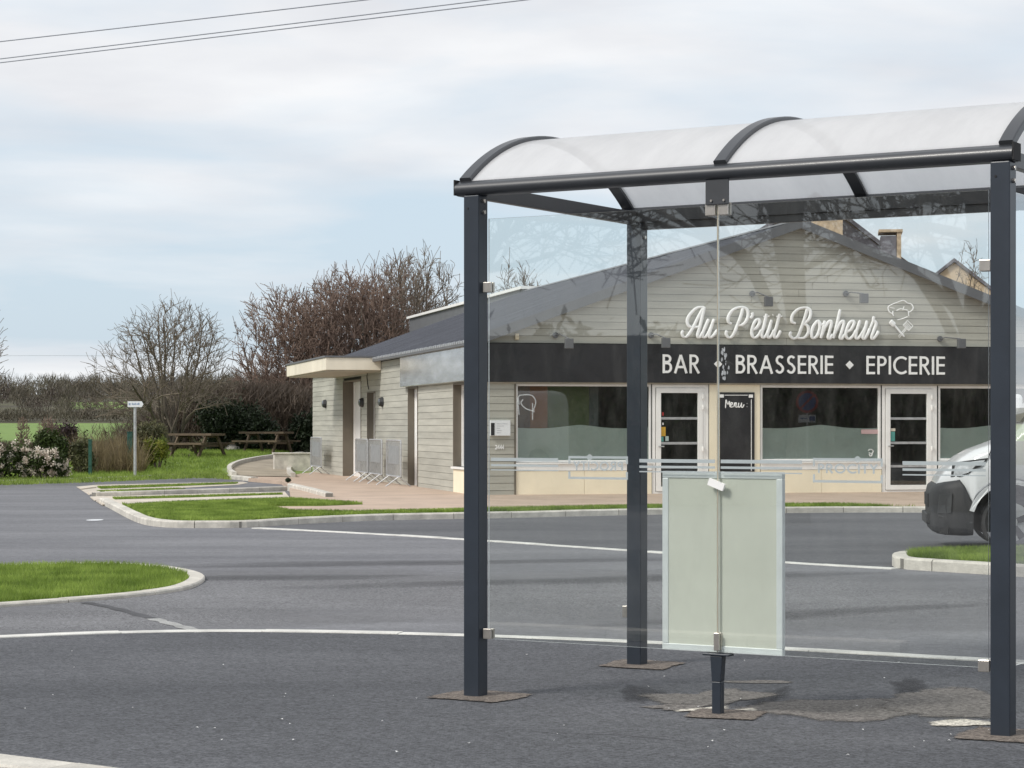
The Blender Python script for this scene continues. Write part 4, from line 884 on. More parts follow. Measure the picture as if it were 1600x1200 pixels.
# ------------------------------------------------------------------ crowd barriers along the side wall
def barrier(y, x, label, rot=0, L_=2.2):
    p = CB + bb * y + ba * x; o = empty('crowd_barrier', (p[0], p[1], .086), BANG + rot); tag(o, label, 'barrier', 'crowd barriers along the side wall')
    H_ = 1.05; fr = [(0, 0, .22), (0, 0, H_ - .06), (0, .06, H_), (0, L_ - .06, H_), (0, L_, H_ - .06), (0, L_, .22), (0, 0, .22)]
    MB().tube(fr, .019, 8, cap=False).build('frame', GALV, o, smooth=True)
    for i in range(1, 22): yy = L_ * i / 22; MB().tube([(0, yy, .22), (0, yy, H_)], .0065, 5).build('bar', GALV, o)
    for yy in (.35, L_ - .35): MB().tube([(-.30, yy, .0), (0, yy, .22), (.28, yy, .0)], .016, 6).build('leg', GALV, o)
    MB().box(-.008, .008, .3, L_ - .3, .50, .92).build('plate', M('barrier_plate', (.36, .37, .38), .5, metal=.4), o)
    return o
barrier(by_(523), -.38, 'single grey crowd barrier left of the side door')
ys = [by_(u) for u in (600.5, 624, 655)]
for y, lb in zip(ys, ('grey crowd barrier nearest the side door, farthest of the row of three', 'middle grey crowd barrier of the row of three', 'nearest grey crowd barrier of the row of three by the white frame')):
    barrier(y, -.42, lb, -.02, 2.15)
# ------------------------------------------------------------------ houses behind
def house(name, label, Y, pts, chim=()):
    pass
def back_houses():
    Y = 78.0
    def P(u, v, dy=0): return at(u, v, Y + dy)
    o = empty('slate_house', (P(1290, 500)[0], Y, 0)); tag(o, 'big slate roofed house with stone chimneys rising behind the bar roof', 'house'); ox = o.location.x
    def Lc(u, v, dy=0): x, y, z = at(u, v, Y); return (x - ox, dy, z)
    o.rotation_euler = (0, 0, R(-8)); ap_, le, re = Lc(1275, 300), Lc(1082, 421), Lc(1432, 421); zt = le[2]
    ring = [(le[0], 0), (re[0], 0), (re[0], zt), (ap_[0], ap_[2] - .12), (le[0], zt)]
    MB().prism([(x, 0, z) for x, z in ring], [(x, 9, z) for x, z in ring]).build('wall', STONE, o)
    rg = [(le[0] - .3, zt - .3), (ap_[0], ap_[2]), (re[0] + .3, zt - .3), (re[0] + .3, zt - .48), (ap_[0], ap_[2] - .16), (le[0] - .3, zt - .48)]
    rf = MB().add([(x, -.25, z) for x, z in rg] + [(x, 9.2, z) for x, z in rg], [(0, 1, 7, 6), (1, 2, 8, 7), (2, 3, 9, 8), (3, 4, 10, 9), (4, 5, 11, 10), (5, 0, 6, 11), (0, 5, 4, 1), (1, 4, 3, 2), (6, 7, 10, 11), (7, 8, 9, 10)]).build('roof', SLATE, o)
    hp = [(le[0] + .2, zt - .1), (ap_[0], ap_[2] - .25), (re[0] - .2, zt - .1)]   # slate hung gable
    MB().prism([(x, -.10, z) for x, z in hp], [(x, -.005, z) for x, z in hp]).build('slate_hanging', SLATE, o)
    def chimney(u0, u1, v0, v1, y, mt=STONE):
        p0, p1 = Lc(u0, v1), Lc(u1, v0); c = MB().box(p0[0], p1[0], y, y + .9, p0[2], p1[2]).build('chimney', mt, rf)
    chimney(1268, 1316, 318, 385, -1.05); 
    p0, p1 = Lc(1374, 402), Lc(1398, 373)
    MB().box(p0[0], p1[0], -.9, .3, p0[2] - .8, p1[2]).build('chimney', SLATE, rf); p2 = Lc(1405, 372)
    MB().box(p1[0] + .01, p2[0], -.95, .2, p0[2] - .8, p1[2] + .12).build('chimney', STONE, rf)
    q0 = Lc(1371, 371); MB().box(q0[0], p2[0] + .05, -1.0, .4, p1[2] + .122, p1[2] + .22).build('chimney_cap', STONE, rf)
    Y2 = 84.0; o2 = empty('cream_house', (at(1491, 500, Y2)[0], Y2, 0)); tag(o2, 'cream rendered house gable with dark verge at the far right', 'house'); ox2 = o2.location.x; o2.rotation_euler = (0, 0, R(-12))
    ap = at(1491, 410, Y2); zl_ = at(1491, 500, Y2)[2]; sl2 = (453 - 410) / (1545 - 1491) ; hw = (ap[2] - zl_) / (sl2)
    MB().prism([(-hw, 0, 0), (hw, 0, 0), (hw, 0, zl_), (0, 0, ap[2]), (-hw, 0, zl_)], [(-hw, 9, 0), (hw, 9, 0), (hw, 9, zl_), (0, 9, ap[2]), (-hw, 9, zl_)]).build('wall', RENDERW, o2)
    for sg in (-1, 1):
        k = .16
        V0 = [(0, -.15, ap[2] + .02), (sg * (hw + .3), -.15, zl_ - .3 * sl2 + .02), (sg * (hw + .3), -.15, zl_ - .3 * sl2 + k), (0, -.15, ap[2] + k)]
        MB().prism(V0, [(x, 9.2, z) for x, _, z in V0]).build('roof', SLATE, o2)
back_houses()
#@@PART3
# ------------------------------------------------------------------ van
LENS = M('lens_clear', (.60, .62, .64), .12, .35, 14, spec=.6)
def van():
    Y = 26.7; o = empty('delivery_van', (5.05, Y, 0), R(-8)); tag(o, 'white van with unpainted dark grey bumper parked in front of the bar', 'van')
    def loft(sts, e=.28, n=20, close=True):
        mb = MB(); V = []
        for x, w, zb, zt in sts:
            for j in range(n):
                t = 2 * math.pi * (j + .5) / n; c, s_ = math.cos(t), math.sin(t); tum = 1 - .10 * max(0, (zb + zt) / 2 + (zt - zb) / 2 * s_ - 1.2) if zt > 1.5 else 1
                V.append((x, w * tum * math.copysign(abs(c) ** e, c), (zb + zt) / 2 + (zt - zb) / 2 * math.copysign(abs(s_) ** e, s_)))
        k = len(sts); Fc = [(i * n + j, i * n + (j + 1) % n, (i + 1) * n + (j + 1) % n, (i + 1) * n + j) for i in range(k - 1) for j in range(n)]
        if close: Fc += [tuple(range(n)), tuple((k - 1) * n + j for j in range(n))]
        return mb.add(V, Fc)
    AX, AR = .885, .445; AX2 = 4.35
    def zt(x): return float(np.interp(x, [.05, .12, .26, .33, .47, .60, .73, .90, 1.0, 1.35, 1.75, 2.0, 5.2, 5.35], [.80, .92, 1.04, 1.10, 1.18, 1.225, 1.275, 1.35, 1.46, 1.95, 2.38, 2.48, 2.52, 2.46]))
    def zb(x):
        z = float(np.interp(x, [.05, .39, .45, 1.4, 5.35], [.70, .62, .34, .32, .34]))
        for a in (AX, AX2):
            if abs(x - a) < AR: z = max(z, .34 + math.sqrt(AR * AR - (x - a) ** 2))
        return z
    def wd_(x): return float(np.interp(x, [.05, .12, .26, .45, .75, 1.2, 5.1, 5.35], [.62, .80, .92, .98, 1.02, 1.03, 1.03, .98]))
    xs = sorted(set([.05, .09, .15, .2, .26, .33, .4, .47, .6, .73, .9, 1.0, 1.2, 1.35, 1.55, 1.75, 2.0, 2.5, 3, 3.5, 5.1, 5.25, 5.35] + [a + AR * math.cos(k * math.pi / 16) for a in (AX, AX2) for k in range(17)] + [a + s_ * (AR + .002) for a in (AX, AX2) for s_ in (-1, 1)]))
    body = loft([(x, wd_(x), zb(x), zt(x)) for x in xs]).build('body', VANW, o, smooth=True)
    MB().box(.55, 5.2, -.80, .80, .22, .80).build('underbody', RUBBER, o)
    bp = loft([(-.03, .50, .30, .66), (.0, .74, .22, .75), (.06, .88, .19, .79), (.15, .96, .175, .82), (.30, 1.01, .17, .86), (.36, 1.03, .17, .78), (.41, 1.042, .175, .66), (.452, 1.045, .18, .585)], .22).build('bumper', PLAST, o, smooth=True)
    MB().box(-.070, .05, -.52, .52, .30, .43).build('plate_holder', PLAST, bp, bevel=.015)
    MB().box(-.045, -.02, -.42, .42, .50, .66).build('grille', RUBBER, bp, bevel=.01)
    for s_ in (-1, 1):
        MB().prism([(.06, s_ * .935, .21), (.16, s_ * .985, .20), (.17, s_ * .99, .29), (.10, s_ * .96, .27)], [(.09, s_ * .90, .22), (.15, s_ * .92, .21), (.155, s_ * .92, .28), (.11, s_ * .90, .26)]).build('fog_recess', RUBBER, bp)
        hl = [(.20, .865), (.22, 1.0), (.30, 1.045), (.44, 1.065), (.62, 1.09), (.60, 1.05), (.50, .985), (.40, .905), (.30, .87)]
        def yb(x): return wd_(x) * .995 + .012
        h = MB().prism([(x, s_ * (yb(x) - .08), z) for x, z in hl], [(x, s_ * yb(x), z) for x, z in hl]).build('headlight', PLAST, o)
        cx_, cz_ = .39, .975; hs = [(cx_ + (x - cx_) * .84, cz_ + (z - cz_) * .80) for x, z in hl]
        MB().prism([(x, s_ * (yb(x) - .03), z) for x, z in hs], [(x, s_ * (yb(x) + .006), z) for x, z in hs]).build('lens', LENS, h)
        MB().prism([(x, s_ * (yb(x) - .02), z) for x, z in ((.42, .94), (.53, .985), (.57, 1.02), (.48, 1.0))], [(x, s_ * (yb(x) + .010), z) for x, z in ((.42, .94), (.53, .985), (.57, 1.02), (.48, 1.0))]).build('lamp_mask', RUBBER, h)
        for a in (AX, AX2):
            ty = MB(); rg = [(.0, -.10), (.30, -.11), (.335, -.095), (.345, -.06), (.345, .06), (.335, .095), (.30, .11), (.0, .10)]; n = 32; V = []
            for k in range(n):
                t = 2 * math.pi * k / n
                V += [(a + r_ * math.cos(t), s_ * .90 + w_, .345 + r_ * math.sin(t)) for r_, w_ in rg[1:-1]]
            m6 = 6; ty.add(V, [(k * m6 + j, k * m6 + j + 1, ((k + 1) % n) * m6 + j + 1, ((k + 1) % n) * m6 + j) for k in range(n) for j in range(m6 - 1)]); wh = ty.build('wheel', RUBBER, o, smooth=True)
            rm = MB(); yo = s_ * 1.0
            rm.tube([(a, yo - s_ * .08, .345), (a, yo - s_ * .02, .345)], .225, 24); rm.tube([(a, yo - s_ * .02, .345), (a, yo + s_ * .01, .345)], .07, 12); rm.build('rim', GALV, wh)
            for k in range(5):
                t = 2 * math.pi * k / 5 + .3; c, q = math.cos(t), math.sin(t)
                MB().prism([(a + .06 * c - .03 * q, yo, .345 + .06 * q + .03 * c), (a + .06 * c + .03 * q, yo, .345 + .06 * q - .03 * c), (a + .22 * c + .045 * q, yo - s_ * .01, .345 + .22 * q - .045 * c), (a + .22 * c - .045 * q, yo - s_ * .01, .345 + .22 * q + .045 * c)],
                           [(a + .06 * c - .03 * q, yo - s_ * .03, .345 + .06 * q + .03 * c), (a + .06 * c + .03 * q, yo - s_ * .03, .345 + .06 * q - .03 * c), (a + .22 * c + .045 * q, yo - s_ * .04, .345 + .22 * q - .045 * c), (a + .22 * c - .045 * q, yo - s_ * .04, .345 + .22 * q + .045 * c)]).build('spoke', PLAST, wh)
        def side(name, P_, mt, par, pr=.010, dp=.03): return MB().prism([(x, s_ * (yq(x) - dp), z) for x, z in P_], [(x, s_ * (yq(x) + pr), z) for x, z in P_]).build(name, mt, par)
        def yq(x): return float(np.interp(x, [0, .06, .15, .30, .40, .515, .75, 1.2], [.76, .90, .975, 1.022, 1.042, 1.05, 1.03, 1.04]))
        side('bumper_insert', [(.05, .44), (.20, .45), (.21, .68), (.07, .66)], M('insert_grey', (.055, .057, .06), .5), bp, .004)
        side('bumper_crease', [(.06, .405), (.44, .33), (.44, .345), (.06, .42)], M('insert_grey', (.055, .057, .06), .5), bp, .006)
        side('bonnet_seam', [(.62, 1.10), (.628, 1.10), (.668, 1.225), (.66, 1.225)], RUBBER, o, .004)
        arch = [(AX + (AR + .0) * math.cos(R(a)), .34 + AR * math.sin(R(a))) for a in range(20, 166, 12)] + [(AX + (AR + .055) * math.cos(R(a)), .34 + (AR + .055) * math.sin(R(a))) for a in range(164, 19, -12)]
        side('arch_lip', arch, M('arch_grey', (.70, .71, .72), .4), o, .012)
        def yt(z): return wd_(1.5) * (1 - .10 * max(0, z - 1.2))
        wn = [(1.22, 1.42), (2.25, 1.42), (2.25, 2.02), (1.72, 2.02)]
        MB().prism([(x, s_ * (yt(z) - .03), z) for x, z in wn], [(x, s_ * (yt(z) + .006), z) for x, z in wn]).build('side_window', DGLASS, o)
        mr = MB().box(1.06, 1.20, min(s_ * 1.10, s_ * 1.32), max(s_ * 1.10, s_ * 1.32), 1.46, 1.86).build('mirror', VANW, o, bevel=.05)
        MB().box(1.08, 1.22, min(s_ * 1.04, s_ * 1.30), max(s_ * 1.04, s_ * 1.30), 1.36, 1.455).build('mirror_base', RUBBER, mr, bevel=.02)
        MB().box(1.10, 2.6, min(s_ * 1.02, s_ * 1.045), max(s_ * 1.02, s_ * 1.045), .52, .62).build('side_moulding', PLAST, o, bevel=.01)
        MB().prism([(1.12, s_ * 1.02, 1.02), (1.35, s_ * 1.02, 1.05), (1.33, s_ * 1.02, 1.09), (1.10, s_ * 1.02, 1.06)], [(1.12, s_ * 1.038, 1.02), (1.35, s_ * 1.038, 1.05), (1.33, s_ * 1.038, 1.09), (1.10, s_ * 1.038, 1.06)]).build('red_stripe', SIGNR, o)
    MB().prism([(1.03, -.80, 1.50), (1.03, .80, 1.50), (1.70, .72, 2.34), (1.70, -.72, 2.34)], [(1.00, -.80, 1.515), (1.00, .80, 1.515), (1.67, .72, 2.365), (1.67, -.72, 2.365)]).build('windscreen', DGLASS, o)
van()
# ------------------------------------------------------------------ bare trees
def grow_dome(seed, H_, W_, zlow, n, r0, stems, ragged=.10, rmin=.0075, upk=.35):
    """bare tree filling a dome: each order of branches reaches for points spread through the crown from the nearest older branch"""
    r_ = np.random.RandomState(seed); zc = zlow + (H_ - zlow) * .42; rx, ru, rd = W_ / 2, H_ - zc, zc - zlow; br = []
    lob = r_.randn(7, 3); lob /= np.linalg.norm(lob, axis=1, keepdims=True); la = .22 * r_.randn(7)
    def pts(k, lo, hi):
        d = r_.randn(k, 3); d /= np.linalg.norm(d, axis=1, keepdims=True); d[:, 2] = np.where(d[:, 2] < -.55, -d[:, 2], d[:, 2])
        amp = 1 + (np.maximum(0, d @ lob.T) ** 4 @ la) + ragged * r_.randn(k) * .6; rr = (lo + (hi - lo) * r_.rand(k) ** .6) * amp
        return np.stack([d[:, 0] * rx * rr, d[:, 1] * rx * rr, zc + d[:, 2] * rr * np.where(d[:, 2] > 0, ru, rd)], 1)
    def curve(p0, t0, p2, k):
        L_ = np.linalg.norm(p2 - p0); p1 = p0 + t0 * L_ * .42 + r_.randn(3) * L_ * .05; t = np.linspace(0, 1, k)[:, None]
        P = (1 - t) ** 2 * p0 + 2 * t * (1 - t) * p1 + t * t * p2; P[1:-1] += r_.randn(k - 2, 3) * L_ * .018; return P
    SP, ST, SR = [], [], []
    def sample(P, ra, rb, lo=.25):
        T = np.gradient(P, axis=0); T /= np.linalg.norm(T, axis=1, keepdims=True) + 1e-9; k = len(P)
        for f in np.linspace(lo, 1, 6 if k > 3 else 3):
            x = f * (k - 1); i = min(int(x), k - 2); SP.append(P[i] + (P[i + 1] - P[i]) * (x - i)); ST.append(T[min(int(round(x)), k - 1)]); SR.append(ra + (rb - ra) * f)
    up = np.array([0, 0, 1.])
    if stems == 1:
        P = curve(np.array([0, 0, -.15]), up, np.array([r_.randn() * .05 * W_, r_.randn() * .05 * W_, zc]), 6); br.append((P, np.linspace(r0, r0 * .5, 6), 0)); sample(P, r0, r0 * .5, .45)
    for i in range(n[0]):
        p2 = pts(1, .55, .85)[0]
        if stems == 1:
            A = np.array(SP[:6]); j = int(np.clip(r_.randint(6), 0, 5)); p0, t0 = A[j], up * .6 + (p2 - A[j]) / (np.linalg.norm(p2 - A[j]) + 1e-6) * .5; ra = r0 * .5
        else:
            a = 6.283 * i / n[0] + r_.rand(); p0 = np.array([math.cos(a) * .14, math.sin(a) * .14, -.1]); t0 = up * .9 + np.array([p2[0], p2[1], 0]) / W_ * .9; ra = r0 * r_.uniform(.55, 1)
        P = curve(p0, t0, p2, 6); br.append((P, np.linspace(ra, ra * .35, 6), 1))
    SP, ST, SR = ([], [], []) if stems > 1 else (SP, ST, SR)
    for P, rr, l in [b for b in br if b[2] == 1]: sample(P, rr[0], rr[-1], .3)
    for lev, k in enumerate(n[1:], 2):
        T_ = pts(k, (.45, .35, .40, .5)[min(lev - 2, 3)], (.95, 1.0, 1.03, 1.06)[min(lev - 2, 3)]); A, B_, C_ = np.array(SP), np.array(ST), np.array(SR); kk = 5 if lev == 2 else 3
        ctr = np.array([0, 0, zlow * .6])
        for s0 in range(0, k, 400):
            Q = T_[s0:s0 + 400]; D = Q[:, None] - A[None]; dd = np.linalg.norm(D, axis=2) + 1e-6; rad = Q - ctr; rad /= np.linalg.norm(rad, axis=1, keepdims=True)
            cs = np.einsum('ijk,ik->ij', D, rad) / dd; ct = np.einsum('ijk,jk->ij', D, B_) / dd; J = np.argmin(dd * (2.2 - cs - .5 * ct), axis=1)
            for q, j in zip(Q, J):
                t0 = B_[j] * .75 + up * upk * .5; P = curve(A[j], t0, q, kk); ra = max(rmin, min(C_[j] * .75, .010 + .012 * np.linalg.norm(q - A[j]))); br.append((P, np.linspace(ra, max(rmin, ra * .45), kk), lev))
        for P, rr, l in [b for b in br if b[2] == lev]: sample(P, rr[0], rr[-1], .35)
    return br
class Tree:
    def __init__(s, br): s.br = br
    def mesh(s, lev0, lev1, sides=4):
        Vs, Fs, off = [], [], 0
        for k in (3, 5, 6):
            sel = [b for b in s.br if len(b[0]) == k and lev0 <= b[2] <= lev1]
            if not sel: continue
            n = 3 if k == 3 else sides; P = np.array([b[0] for b in sel]); Rr = np.array([b[1] for b in sel]); B = len(sel)
            T = np.gradient(P, axis=1); T /= np.linalg.norm(T, axis=2, keepdims=True) + 1e-9
            ref = np.where(np.abs(T[..., 2:3]) < .9, np.array([0, 0, 1.]), np.array([1., 0, 0])); A = np.cross(T, ref); A /= np.linalg.norm(A, axis=2, keepdims=True) + 1e-9; Bn = np.cross(T, A)
            w = 2 * np.pi * np.arange(n) / n; V = P[:, :, None, :] + Rr[:, :, None, None] * (A[:, :, None, :] * np.cos(w)[None, None, :, None] + Bn[:, :, None, :] * np.sin(w)[None, None, :, None])
            Vs.append(V.reshape(-1, 3)); base = off + np.arange(B)[:, None, None] * (k * n); i = np.arange(k - 1)[None, :, None] * n; j = np.arange(n)[None, None, :]; j2 = (j + 1) % n
            Fs.append(np.stack([base + i + j, base + i + j2, base + i + n + j2, base + i + n + j], -1).reshape(-1, 4)); off += B * k * n
        return np.concatenate(Vs), np.concatenate(Fs)
def bare_tree(name, label, loc, H_, W_, seed, n, zlow, r0, stems=1, bark=BARK, twig=TWIG, group='bare trees', rmin=.0075, ragged=.10):
    t = Tree(grow_dome(seed, H_, W_, zlow, n, r0, stems, ragged, rmin)); o = empty(name, loc, 0); tag(o, label, 'tree', group)
    V, Fc = t.mesh(0, 1, 6); npmesh('trunk', V, Fc, bark, o, smooth=True); V, Fc = t.mesh(2, 9, 4); npmesh('crown', V, Fc, twig, o)
    return o
def base_at(u, Y): return ((u - 800) / F * Y, Y, zl((u - 800) / F * Y, Y) - .05 if Y < 88 else tz(0, Y))
bare_tree('bare_tree', 'many stemmed bare tree fanning out behind the white signpost', base_at(268, 79), 5.55, 5.0, 3, [15, 100, 620, 3400], .5, .085, 9, rmin=.0072)
def zfit(v_top, Y, z0): return CH + (VH - v_top) / F * Y - z0
for i, (u, Y, vt, wpx, sd, nn, tw, lb, stm, rg) in enumerate((
        (466, 93, 470, 165, 11, [12, 100, 900, 6500], TWIGR, 'reddish brown bare tree rising behind the flat canopy', 5, .10),
        (512, 94, 432, 215, 12, [14, 110, 1000, 7500], TWIGR, 'dense brown bare tree left of the tallest crown', 4, .10),
        (566, 96, 388, 190, 13, [14, 110, 1000, 7000], TWIGR, 'tallest brown bare tree behind the bar roof', 4, .13),
        (648, 98, 398, 170, 14, [12, 80, 520, 2600], TWIG, 'grey bare tree with upright branches left of the shelter post', 5, .10),
        (610, 101, 412, 180, 17, [12, 100, 900, 6000], TWIGR, 'brown bare tree between the tallest crown and the grey one', 4, .10),
        (822, 112, 395, 128, 15, [12, 80, 480, 2200], TWIG, 'rounded bare tree above the roof ridge seen through the glass', 1, .10))):
    b = base_at(u, Y); H_ = zfit(vt, Y, b[2]); bare_tree('bare_tree', lb, b, H_, wpx / F * Y, sd, nn, H_ * .22, .12, stm, twig=tw, rmin=.0115, ragged=rg)
b = base_at(-61, 62); bare_tree('bare_tree', 'bare tree whose twigs reach in at the left edge', b, zfit(430, 62, b[2]), 2.6, 21, [9, 60, 300, 1100], 1.4, .10)
b = (at(1515, 600, 70)[0], 70, -.3); bare_tree('bare_tree', 'slender young bare tree before the cream gable', b, zfit(372, 70, -.3), 1.25, 22, [7, 30, 90, 260], 3.2, .06)
# trees across the road behind the viewer: they show as reflections in the panes
for (x, y, h, w, sd, lb) in ((-16.6, -1.6, 10.5, 10, 31, 'large bare tree across the road, mirrored in the shelter glass'), (-24.5, .4, 9.5, 9, 32, 'second bare tree across the road, mirrored in the left pane'), (-19.5, -7.0, 9, 8, 33, 'third bare tree across the road beside the hedge')):
    bare_tree('bare_tree', lb, (x, y, -.2), h, w, sd, [11, 70, 420, 2200], 2.9, .24, 1, rmin=.012)
# ------------------------------------------------------------------ leafy things
def leaves(n, ells, size, rs_, shell=.55, flat=.0):
    per = np.array([e[3] * e[4] * e[5] for e in ells]); per = (per ** .67) / (per ** .67).sum(); Vs = []
    for e, f in zip(ells, per):
        k = max(4, int(n * f)); d = rs_.randn(k, 3); d /= np.linalg.norm(d, axis=1, keepdims=True); rr = (shell + (1 - shell) * rs_.rand(k)) * (1 + .16 * rs_.randn(k))
        c = np.array(e[:3]) + d * rr[:, None] * np.array(e[3:6]); c[:, 2] = np.maximum(c[:, 2], .02)
        a = rs_.randn(k, 3); a /= np.linalg.norm(a, axis=1, keepdims=True); b_ = np.cross(a, rs_.randn(k, 3)); b_ /= np.linalg.norm(b_, axis=1, keepdims=True) + 1e-9
        s_ = size * (.6 + .8 * rs_.rand(k))[:, None]
        Vs.append(np.stack([c - a * s_, c + b_ * s_ * .45, c + a * s_, c - b_ * s_ * .45], 1))
    V = np.concatenate(Vs).reshape(-1, 3); return V, np.arange(len(V)).reshape(-1, 4)
def bush(name, label, loc, ells, n, size, mat, seed, cat='bush', group='shrubs along the road edge', flowers=None, stem=True):
    rs_ = np.random.RandomState(seed); o = empty(name, loc); tag(o, label, cat, group)
    V, Fc = leaves(n, ells, size, rs_, .45); npmesh('foliage', V, Fc, mat, o)
    if stem:
        m_ = MB()
        for e in ells[:4]: m_.tube([(e[0] * .2, e[1] * .2, -.05), (e[0] * .6, e[1] * .6, e[2] * .5), (e[0], e[1], e[2])], [.03, .022, .012], 5)
        m_.build('stem', BARK, o)
    if flowers:
        k, fs = flowers; Vs = []
        for e in ells:
            for i in range(max(2, int(k / len(ells)))):
                d = rs_.randn(3); d[1] = -abs(d[1]); d[2] = d[2] * .8 + .15; d /= np.linalg.norm(d); c = np.array(e[:3]) + d * np.array(e[3:6]) * rs_.uniform(.92, 1.12)
                if c[2] < .05: continue
                q = c + rs_.randn(34, 3) * fs * .5; a = rs_.randn(34, 3); a /= np.linalg.norm(a, axis=1, keepdims=True); b_ = np.cross(a, rs_.randn(34, 3)); b_ /= np.linalg.norm(b_, axis=1, keepdims=True); s2 = fs * .34
                Vs.append(np.stack([q - a * s2, q + b_ * s2, q + a * s2, q - b_ * s2], 1).reshape(-1, 3))
        V = np.concatenate(Vs); npmesh('flower_clusters', V, np.arange(len(V)).reshape(-1, 4), FLOWER, o)
    return o
def lb_(u, v): return GL(u, v)
r9 = np.random.RandomState(9)
def ell(k, w, h, d, seed):
    q = np.random.RandomState(seed); return [(q.uniform(-w, w) * .7, q.uniform(-d, d) * .6, h * q.uniform(.3, .72), w * q.uniform(.35, .6), d * q.uniform(.45, .7), h * q.uniform(.26, .4)) for i in range(k)]
bush('flowering_bush', 'tall blush flowering bush cut off by the left edge', lb_(2, 750), ell(9, .85, 1.42, .6, 1), 5200, .05, LF_GREEN, 41, flowers=(95, .075))
bush('flowering_bush', 'lower blush flowering bush right of the tall one', lb_(66, 749.5), ell(8, .65, .95, .5, 2), 3800, .05, LF_GREEN, 42, flowers=(75, .075))
bush('flowering_bush', 'tiny low flowering plant between the hedge and the dry reeds', lb_(101, 748.5), ell(3, .2, .5, .2, 3), 500, .05, LF_GREEN, 43, flowers=(12, .07))
bush('flowering_bush', 'blush flowering bush beyond the left edge', lb_(-90, 752), ell(8, .9, 1.3, .6, 4), 4200, .05, LF_GREEN, 44, flowers=(70, .075))
bush('green_bush', 'dark green bush behind the flowering bushes', lb_(88, 741), ell(7, .5, 1.35, .5, 5), 5200, .05, LF_GREEN, 45)
bush('green_bush', 'grey green bush between the flowers and the first green post', lb_(122, 741), ell(6, .45, 1.15, .4, 6), 3800, .05, LF_VAR, 46)
bush('purple_bush', 'dark purplish leafless bush standing before the green field', lb_(92, 720), ell(6, .6, 1.45, .5, 7), 5200, .05, PURP, 47)
bush('olive_bush', 'olive and cream bush just right of the signpost', lb_(234, 726), ell(7, .5, 1.42, .5, 8), 6000, .05, LF_VAR, 48)
bush('yellow_shrub', 'yellow green shrub on the lawn right of the signpost', lb_(246, 732), ell(6, .36, 1.0, .3, 10), 1900, .05, LF_YEL, 49)
bush('evergreen_bush', 'broad dark evergreen bush behind the picnic tables', base_at(372, 83), ell(11, 1.35, 2.1, .9, 11), 11000, .07, LF_DARK, 50, group='shrubs behind the lawn')
bush('evergreen_bush', 'dark evergreen bush against the far wall corner', base_at(478, 84), ell(8, .75, 1.9, .7, 12), 7000, .07, LF_DARK, 51, group='shrubs behind the lawn')
bush('low_shrub', 'small green shrub at the foot of the first picnic table', lb_(311, 711), ell(4, .3, .55, .25, 13), 900, .05, LF_VAR, 52, group='shrubs behind the lawn')
o = bush('weed_clump', 'dark leafy weed clump at the end of the parking bay kerb', (*G(450, 760), .08), ell(3, .16, .12, .10, 14), 260, .03, LF_DARK, 53, cat='weed', group='weeds', stem=False)
# slender sapling in front of the field
b = lb_(36, 735); bare_tree('bare_sapling', 'slim bare sapling standing out against the green field', b, 1.6, .5, 61, [4, 20, 90, 300], .6, .02, 3, twig=TWIGR, group='bare saplings')
b = lb_(76, 735); bare_tree('bare_sapling', 'bare sapling above the dark purplish bush', b, 1.6, .75, 62, [5, 24, 110, 360], .6, .02, 3, twig=TWIGR, group='bare saplings')
def slivers(P, Hh, W, lean, rs_):  # thin upright or leaning blades
    k = len(P); a = rs_.rand(k) * 6.283; l = lean * rs_.rand(k); d = rs_.rand(k) * 6.283; V = np.zeros((k, 3, 3))
    V[:, 0] = P - np.stack([np.cos(a) * W / 2, np.sin(a) * W / 2, 0 * a], 1); V[:, 1] = P + np.stack([np.cos(a) * W / 2, np.sin(a) * W / 2, 0 * a], 1)
    V[:, 2] = P + np.stack([np.cos(d) * l * Hh, np.sin(d) * l * Hh, Hh], 1); return V.reshape(-1, 3)
def stuff(name, label, cat, V, mat):
    tag(npmesh(name, V, np.arange(len(V)).reshape(-1, 3), mat), label, cat, kind='stuff')
# dry reeds by the green posts
rs_ = np.random.RandomState(71); k = 4200; u = 118 + rs_.rand(k) * 108; Yy = 63.5 + rs_.rand(k) * 6; X = (u - 800) / F * Yy
P = np.stack([X, Yy, [zl(a, b) for a, b in zip(X, Yy)]], 1); stuff('dry_reeds', 'tall dry brown reeds and brambles between the green posts', 'reeds', slivers(P, (.3 + .75 * rs_.rand(k) ** 1.6 + .25 * np.sin(u * .21)), .026, .8, rs_), REED)
# brown thicket behind the lawn
def thicket(name, label, u0, u1, Y0_, Y1_, vtop, n, seed, mat, w=.035, lean=.55):
    r_ = np.random.RandomState(seed); Vs = []
    m = max(6, int((u1 - u0) / 9)); cu = u0 + (u1 - u0) * r_.rand(m); cY = Y0_ + (Y1_ - Y0_) * r_.rand(m)
    for a, yy in zip(cu, cY):
        vt = np.interp(a, *zip(*vtop)) + abs(r_.randn()) * 12; x0 = (a - 800) / F * yy; z0 = zl(x0, yy) - .1 if yy < 90 else tz(x0, yy); H_ = max(.6, CH + (VH - vt) / F * yy - z0); k = int(n / m); rad = .5 + .6 * r_.rand()
        q = np.stack([x0 + r_.randn(k) * rad, yy + r_.randn(k) * rad, z0 + r_.rand(k) ** 1.2 * H_ * .75], 1); hh = np.minimum(H_ * (.10 + .22 * r_.rand(k)), z0 + H_ - q[:, 2]); Vs.append(slivers(q, hh, w, lean, r_))
    stuff(name, label, 'thicket', np.concatenate(Vs), mat)
thicket('thicket', 'brown leafless thicket behind the lawn and picnic tables', 250, 505, 85, 91, [(250, 640), (300, 615), (340, 590), (420, 585), (505, 600)], 80000, 72, SCRUB, .03, 1.5)
